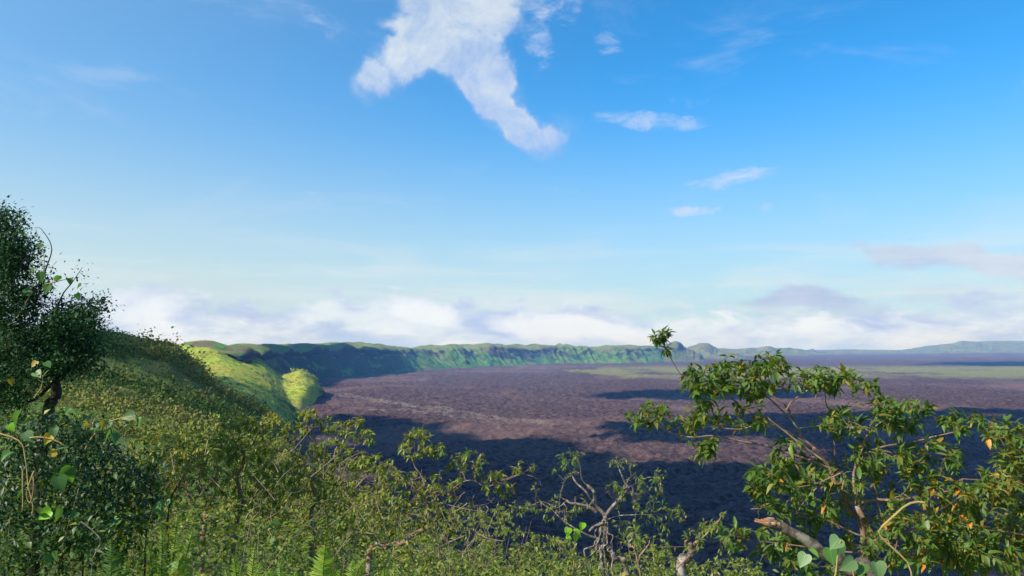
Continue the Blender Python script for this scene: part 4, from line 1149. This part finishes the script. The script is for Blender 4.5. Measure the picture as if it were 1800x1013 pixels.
def frond(T, base, tip, arch, width, side=None, tone=(.2, .9), n=62):
    base, tip, arch = np.array(base), np.array(tip), np.array(arch)
    t = np.linspace(0, 1, 14)[:, None]
    C = (1 - t) ** 2 * base + 2 * t * (1 - t) * arch + t * t * tip
    L = np.linalg.norm(np.diff(C, axis=0), axis=1).sum()
    tb = Tubes(); tb.add(C, np.linspace(.0035, .001, 14), 3, cap=False)
    o = part('frond', tb.mesh('frond'), M_fern, T)
    tt = np.repeat(np.linspace(.18, .985, n), 2)
    t_ = tt[:, None]
    p = (1 - t_) ** 2 * base + 2 * t_ * (1 - t_) * arch + t_ * t_ * tip
    d = unit(2 * (1 - t_) * (arch - base) + 2 * t_ * (tip - arch))
    sd = np.array([1.0, .15, 0]) if side is None else np.array(side, float)
    sgn = np.tile([1., -1.], n)[:, None]
    lat = unit(sd - d * (d @ sd)[:, None]) * sgn
    nrm = np.cross(lat * sgn, d)
    nrm *= np.sign(nrm[:, 2:3] + nrm[:, 1:2] * -.6 + 1e-6)
    dd = lat + d * .35 - nrm * rng.uniform(0, .35, (2 * n, 1)) + rng.normal(0, .13, (2 * n, 3))
    prof = np.sin(np.pi * np.clip(tt, 0, 1) ** .62) ** .7 * (1.02 - .35 * tt)
    size = 1.25 * width * np.maximum(prof, .08) * rng.uniform(.9, 1.1, 2 * n)
    M = frames(p, dd, .15, nrm=nrm)
    me = leaves_mesh('pinnae', L_PINNA, p, M, size, np.clip(rng.uniform(*tone) + rng.normal(0, .08, 2 * n), 0, 1))
    me.transform(Matrix.Translation(-Vector(T.location)))
    q = add_obj('pinnae', me, M_fern, o)
    q['kind'] = 'stuff'
    return o


def fern(label, D, px, fronds, tone=(.3, .9)):
    """fronds: (tip column, tip row, bow column, bow row, depth offset, width)"""
    r0 = stand(px, D)
    T = thing('fern', label, 'fern', r0, 'ferns along the front of the lookout')
    for (tx, ty, bx, by, dd, w) in fronds:
        ty, tx = ty + rng.uniform(8, 24), tx + rng.uniform(-14, 14)
        frond(T, r0 + rng.normal(0, .03, 3) * [1, 1, 0], P(tx, ty, D + dd), P(bx, by, D + dd * .5), w, tone=tone)


fern('tall upright lime green fern with one broad triangular frond, right of the lichen trunk', 3.2, 566, [(568, 950, 566, 1000, 0, .105), (598, 984, 590, 1030, -.1, .075), (536, 984, 548, 1030, .1, .07), (648, 968, 600, 1010, .1, .07), (612, 1000, 600, 1040, -.2, .07), (625, 968, 612, 1010, .2, .06), (585, 1000, 575, 1050, -.3, .07)], (.5, 1.0))
fern('cluster of slender upright fern fronds below the straight reddish trunk', 3.3, 440, [(417, 952, 424, 1010, 0, .06), (441, 946, 440, 1010, .1, .06), (466, 985, 452, 1030, -.1, .06), (478, 1002, 462, 1040, -.2, .06), (398, 985, 415, 1040, .1, .05), (455, 965, 450, 1020, .2, .05)], (.3, .9))
fern('yellow green fern with a frond arching over to the right, beside the slender fern cluster', 3.0, 330, [(392, 1012, 342, 955, -.1, .06), (300, 1000, 318, 965, 0, .06), (345, 985, 340, 1030, .2, .05), (365, 1000, 345, 975, .1, .05)], (.7, 1.0))
fern('small fern with a short curled frond between the slender cluster and the broad frond', 3.1, 505, [(472, 996, 490, 965, 0, .05), (520, 990, 512, 1020, .1, .055), (500, 965, 503, 1010, .2, .05)], (.55, 1.0))
fern('tall dark green fern standing upright in the dark bramble', 3.4, 203, [(206, 925, 202, 1000, 0, .085), (170, 985, 186, 1020, .1, .06), (235, 965, 222, 1010, .1, .06), (190, 1000, 196, 1040, -.2, .07)], (.1, .5))
fern('low lime green fern curling at the bottom edge under the vines', 2.9, 120, [(162, 1010, 132, 975, 0, .06), (95, 1005, 108, 980, 0, .06), (140, 1000, 130, 1040, -.2, .06)], (.7, 1.0))
fern('loose yellowish fern under the reddish leaning guava', 3.9, 300, [(278, 905, 290, 960, 0, .06), (318, 893, 306, 950, .1, .06), (345, 915, 322, 955, .1, .06), (262, 935, 280, 970, 0, .05), (330, 945, 315, 980, -.1, .06)], (.4, .9))
fern('small lime fern at the bottom edge under the forked black limb', 3.0, 690, [(672, 985, 682, 1030, 0, .055), (715, 1000, 700, 1040, 0, .05), (645, 1000, 668, 1020, .1, .05), (700, 970, 694, 1020, .2, .05)], (.5, 1.0))
fern('tiny lime fern at the bottom edge right of the black limb', 3.1, 792, [(793, 985, 792, 1020, 0, .05), (812, 1000, 802, 1030, 0, .045), (774, 1003, 783, 1030, 0, .045)], (.6, 1.0))

# ---- vines with heart shaped leaves
def vine(label, stems, leaves, D, mat=M_stem, r=.004, support=None):
    """stems: pixel polylines; leaves: (column, row, width in photo pixels, material, depth)"""
    T = thing('vine', label, 'vine', support if support is not None else P(*stems[0][0][:2], D))
    for i, q in enumerate(stems):
        Q = wiggle(pl(D, *q), .03, .012, i + 3)
        tb = Tubes(); tb.add(Q, np.linspace(r, r * .6, len(Q)), 5)
        part('stem', tb.mesh('stem'), mat, T)
    for (px, py, w, m_, dd) in leaves:
        w *= .72 if m_ is H_YELLOW else 1.0
        p = P(px, py, D + dd)
        d = unit(np.array([[rng.normal(0, .75), -.25 + rng.normal(0, .3), -.7 + rng.normal(0, .25)]]))
        nr = np.array([[rng.normal(0, .6), -.7, .65 + rng.normal(0, .35)]])
        M = frames(p[None], d, .25, nrm=nr)[0]
        size = w / FPX * (D + dd) * .98
        put_leaf(T, p - M[:, 1] * size * .45, M, size, 'heart', int(rng.integers(3)), m_)
    return T


G, PA, LI, YE = H_GREEN, H_PALE, H_LIME, H_YELLOW
vine('vine with green and yellow heart leaves hanging over the dark bramble', [[(-10, 760), (30, 772), (45, 800), (52, 850), (60, 890), (56, 905)], [(60, 828), (50, 850), (48, 870), (55, 885), (62, 860), (58, 838)], [(40, 825), (40, 870), (39, 900)], [(52, 770), (90, 770), (115, 785)]],
     [(28, 735, 27, G, 0), (45, 738, 15, G, 0), (84, 772, 26, YE, 0), (108, 788, 22, PA, 0), (92, 798, 22, YE, .05), (115, 830, 26, G, 0), (106, 850, 28, G, -.05), (125, 842, 14, LI, 0), (78, 905, 24, LI, 0), (102, 906, 22, G, 0), (37, 870, 14, G, 0), (50, 768, 22, PA, 0), (20, 752, 16, LI, 0),
      (95, 760, 18, G, 0), (10, 800, 20, G, 0), (130, 905, 16, G, .1), (152, 980, 18, G, 0), (98, 978, 18, G, 0), (85, 983, 18, G, 0), (128, 975, 14, PA, 0)], 3.7)
vine('vine spray with pale and yellow heart leaves on top of the dark bramble', [[(150, 790), (165, 760), (185, 745), (215, 735), (240, 732)]],
     [(155, 748, 20, YE, 0), (168, 752, 22, G, 0), (182, 748, 18, YE, 0), (188, 768, 24, G, 0), (202, 770, 20, G, 0), (198, 755, 16, PA, 0), (225, 732, 22, PA, .05), (245, 742, 18, G, .05), (190, 747, 14, PA, 0), (118, 722, 16, G, 0)], 4.0)
vine('vine with two big heart leaves left of the reddish leaning guava', [[(262, 1000), (275, 950), (285, 910), (283, 890)]], [(281, 895, 27, G, 0), (301, 891, 20, G, 0), (293, 884, 14, PA, 0), (240, 995, 24, G, -.3), (202, 918, 24, G, -.2), (303, 995, 18, PA, -.2), (215, 955, 16, LI, 0)], 4.1)
vine('vine trailing pale green heart leaves below the lichen trunk', [[(462, 925), (475, 935), (480, 955), (488, 965)]], [(487, 920, 16, G, 0), (473, 932, 17, PA, 0), (477, 950, 14, PA, 0), (483, 960, 15, G, 0), (468, 927, 10, PA, 0), (520, 935, 12, G, 0)], 4.6)
vine('bright lime vine leaves glowing in front of the weathered tree', [[(1010, 1013), (1008, 985), (1013, 955), (1010, 930)], [(1005, 1010), (1030, 985), (1050, 965)]], [(998, 935, 15, LI, 0), (1015, 936, 17, LI, 0), (1012, 945, 15, LI, 0), (1023, 926, 14, LI, 0), (1000, 945, 10, LI, 0)], 6.4, r=.006)
vine('thin vine with dark heart leaves climbing the top of the mossy tree', [[(30, 560), (60, 500), (80, 470), (62, 400)], [(80, 500), (120, 490)]],
     [(30, 405, 13, G, 0), (42, 410, 12, G, 0), (70, 432, 14, G, 0), (93, 467, 17, G, 0), (82, 508, 19, G, 0), (72, 488, 20, G, 0), (55, 478, 16, G, 0), (122, 494, 14, G, 0), (138, 504, 12, G, 0), (45, 515, 20, G, 0), (137, 522, 13, G, 0), (100, 490, 14, G, 0)], 5.1)
vine('pair of pale heart leaves by the foot of the mossy tree', [[(60, 700), (70, 680), (75, 660)]], [(66, 658, 18, PA, 0), (80, 656, 15, PA, 0), (84, 641, 15, G, 0), (20, 672, 18, YE, 0), (60, 640, 18, YE, .1), (118, 722, 16, G, 0)], 4.9)
vine('large pale heart leaves close by, in front of the broken log', [[(1450, 1060), (1465, 1010), (1470, 970), (1478, 950)], [(1500, 1060), (1500, 1010), (1497, 985)]],
     [(1468, 955, 29, PA, 0), (1432, 972, 20, LI, 0), (1412, 985, 26, PA, 0), (1490, 994, 30, PA, -.05), (1514, 1002, 26, G, .06), (1545, 1004, 31, PA, 0), (1462, 978, 30, G, .05), (1480, 968, 20, PA, .08)], 2.2, r=.003, support=stand(1480, 2.2))
vine('bare golden vine stem curving down through the guava leaves on the right', [[(1625, 884), (1605, 882), (1585, 890), (1568, 908), (1554, 928), (1552, 940), (1566, 956), (1586, 975), (1600, 995), (1604, 1030)]], [], 2.95, r=.0052, support=stand(1604, 2.95))
vine('dry pale twig dangling in front of the dark bramble', [[(142, 917), (158, 928), (174, 945), (170, 965), (163, 990), (162, 1013)]], [], 3.4, mat=M_grey, r=.0035)

# ---- broken log leaning in at the lower right
D = 2.5
T = thing('broken_log', 'broken mossy log with an orange splintered end below the big guava shrub', 'log', stand(1580, D))
Q = wiggle([stand(1590, D), P(1545, 1050, D), P(1490, 1000, D), P(1440, 968, D), P(1385, 932, D), P(1350, 920, D)], .03, .01, 5)
tb = Tubes(); tb.add(Q, np.linspace(.024, .014, len(Q)) * (1 + .18 * vnoise(np.arange(len(Q)) * .35, 2.2)), 10); part('trunk', tb.mesh('trunk'), M_log, T)
for k in range(9):
    a = rng.normal(0, .010, 3)
    e = P(1328 + rng.uniform(-6, 16), 916 + rng.uniform(-7, 9), D)
    b_ = P(1360, 922, D) + a
    tb = Tubes(); tb.add(np.array([b_, (b_ + e) / 2 + rng.normal(0, .003, 3), e + a * .5]), [.008, .006, .002], 5); part('splinter', tb.mesh('splinter'), M_wood, T)

L_SPRAY = (np.array([(0, 0, 0), (.34, .45, .10), (0, 1.0, -.1), (-.34, .45, .10)]), np.array([(0, 1, 2, 3)]))
# ---- bushes that clothe the hill on the left and the slope: uncountable cover, joined
def cover(name, label, V, size, npb, lf, mat, tn0, flat=.7):
    """many shrub clumps, each a bunch of leaf sprays over a low dome"""
    n = len(V)
    k = np.repeat(np.arange(n), npb)
    m = len(k)
    v = unit(rng.normal(0, 1, (m, 3)))
    v[:, 2] = np.abs(v[:, 2])
    rad = size[k] * rng.uniform(.55, 1.05, m)
    p = V[k] + v * rad[:, None] * np.array([1, 1, flat])
    d = unit(v + rng.normal(0, .7, (m, 3)))
    M = frames(p, d, .6, nrm=unit(v + rng.normal(0, .35, (m, 3))))
    t = np.clip(tn0[k] + rng.normal(0, .08, m), 0, 1)
    o = add_obj(name, leaves_mesh(name, L_SPRAY, p, M, np.minimum(lf * size[k], .035 + .0042 * V[k][:, 1]) * rng.uniform(.6, 1.3, m), t), mat)
    o['kind'] = 'stuff'
    o['label'] = label


M_cover = leaf_material('hill_shrub_foliage', [(0, (.035, .075, .022)), (.35, (.085, .120, .030)), (.65, (.130, .155, .040)), (.85, (.165, .140, .065)), (1, (.22, .28, .04))], transl=.15, rough=.85, spec=.04)
n = 17000
D_ = np.where(rng.random(n) < .55, np.exp(rng.uniform(math.log(17), math.log(310), n)), rng.uniform(75, 250, n))
px_ = rng.uniform(-260, 640, n)
x_ = (px_ - 900) / FPX * D_
dn = fbm(x_ / 9., D_ / 9., 3, 4)
k = rng.random(n) < np.clip(.72 + .7 * dn, .40, 1)
D_, px_, x_, dn = D_[k], px_[k], x_[k], dn[k]
n = len(D_)
sz = (.30 + .55 * np.clip(dn + .35, 0, 1.2)) * np.clip(D_ / 50, .6, 2.0) * np.exp(rng.normal(0, .35, n))
V = np.stack([x_, D_, hill_z(px_, D_) - .15 - .55 * sz * (D_ > 160) + .25 * sz * ((D_ > 75) & (D_ < 150))], -1)
t0 = np.clip(.38 + .80 * fbm(x_ / 22., D_ / 22., 7, 3) + .25 * fbm(x_ / 5., D_ / 5., 9, 2) + rng.normal(0, .07, n), 0, .95)
cover('shrub_cover', 'dense shrubs covering the green hill on the left', V, sz, 36, .20, M_cover, t0, flat=.95)
n = 1500
D_ = np.exp(rng.uniform(math.log(16), math.log(90), n))
px_ = rng.uniform(640, 2000, n)
x_ = (px_ - 900) / FPX * D_
V = np.stack([x_, D_, hill_z(px_, D_) - .15], -1)
cover('shrub_cover', 'low shrubs covering the slope that falls to the lava', V, rng.uniform(.3, .7, n), 50, .24, M_under, np.clip(.4 + .4 * fbm(x_ / 5., D_ / 5., 7, 3), 0, .9))


def on_sheet(G, n, v0, v1):
    nu, nv = G.shape[:2]
    i, j = rng.uniform(0, nu - 1.01, n), rng.uniform(v0 * (nv - 1), v1 * (nv - 1) - .01, n)
    a, b = i.astype(int), j.astype(int)
    fi, fj = (i - a)[:, None], (j - b)[:, None]
    return (G[a, b] * (1 - fi) + G[a + 1, b] * fi) * (1 - fj) + (G[a, b + 1] * (1 - fi) + G[a + 1, b + 1] * fi) * fj


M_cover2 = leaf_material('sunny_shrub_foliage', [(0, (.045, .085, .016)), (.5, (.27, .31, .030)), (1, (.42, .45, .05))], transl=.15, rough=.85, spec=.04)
V = on_sheet(GA, 4200, .12, .72)
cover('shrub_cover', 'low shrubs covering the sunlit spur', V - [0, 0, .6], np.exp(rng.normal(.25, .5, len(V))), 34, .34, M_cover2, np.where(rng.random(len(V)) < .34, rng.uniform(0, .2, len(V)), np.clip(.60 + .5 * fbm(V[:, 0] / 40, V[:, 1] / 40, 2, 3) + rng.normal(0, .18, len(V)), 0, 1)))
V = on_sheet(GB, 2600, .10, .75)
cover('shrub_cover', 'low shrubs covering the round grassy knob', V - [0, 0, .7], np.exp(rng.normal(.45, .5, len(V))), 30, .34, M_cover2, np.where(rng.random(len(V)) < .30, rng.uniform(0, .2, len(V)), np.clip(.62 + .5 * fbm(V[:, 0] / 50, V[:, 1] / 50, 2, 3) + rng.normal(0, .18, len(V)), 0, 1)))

# the lone tree at the foot of the blue wall
b0 = PZ(656, 659, FLOOR + 1)
shrub('lone_tree', 'lone pale tree standing on the lava at the foot of the blue caldera wall', 'tree', b0, [('trunk', [b0, b0 + [0, 0, 6], b0 + [.5, 0, 12]], .8, .3), ('branch', [b0 + [0, 0, 6], b0 + [-4, 0, 11]], .4, .2), ('branch', [b0 + [0, 0, 7], b0 + [4, 0, 12]], .4, .2)],
      [(656, 653, 6, 4, 26, b0[1], 6), (655, 650, 3, 3, 8, b0[1], 4)], (1.0, 2.2), 8, M_grey, M_under, shape=L_SMALL, twig_r=(.2, .1), sides=3, amp=.3)
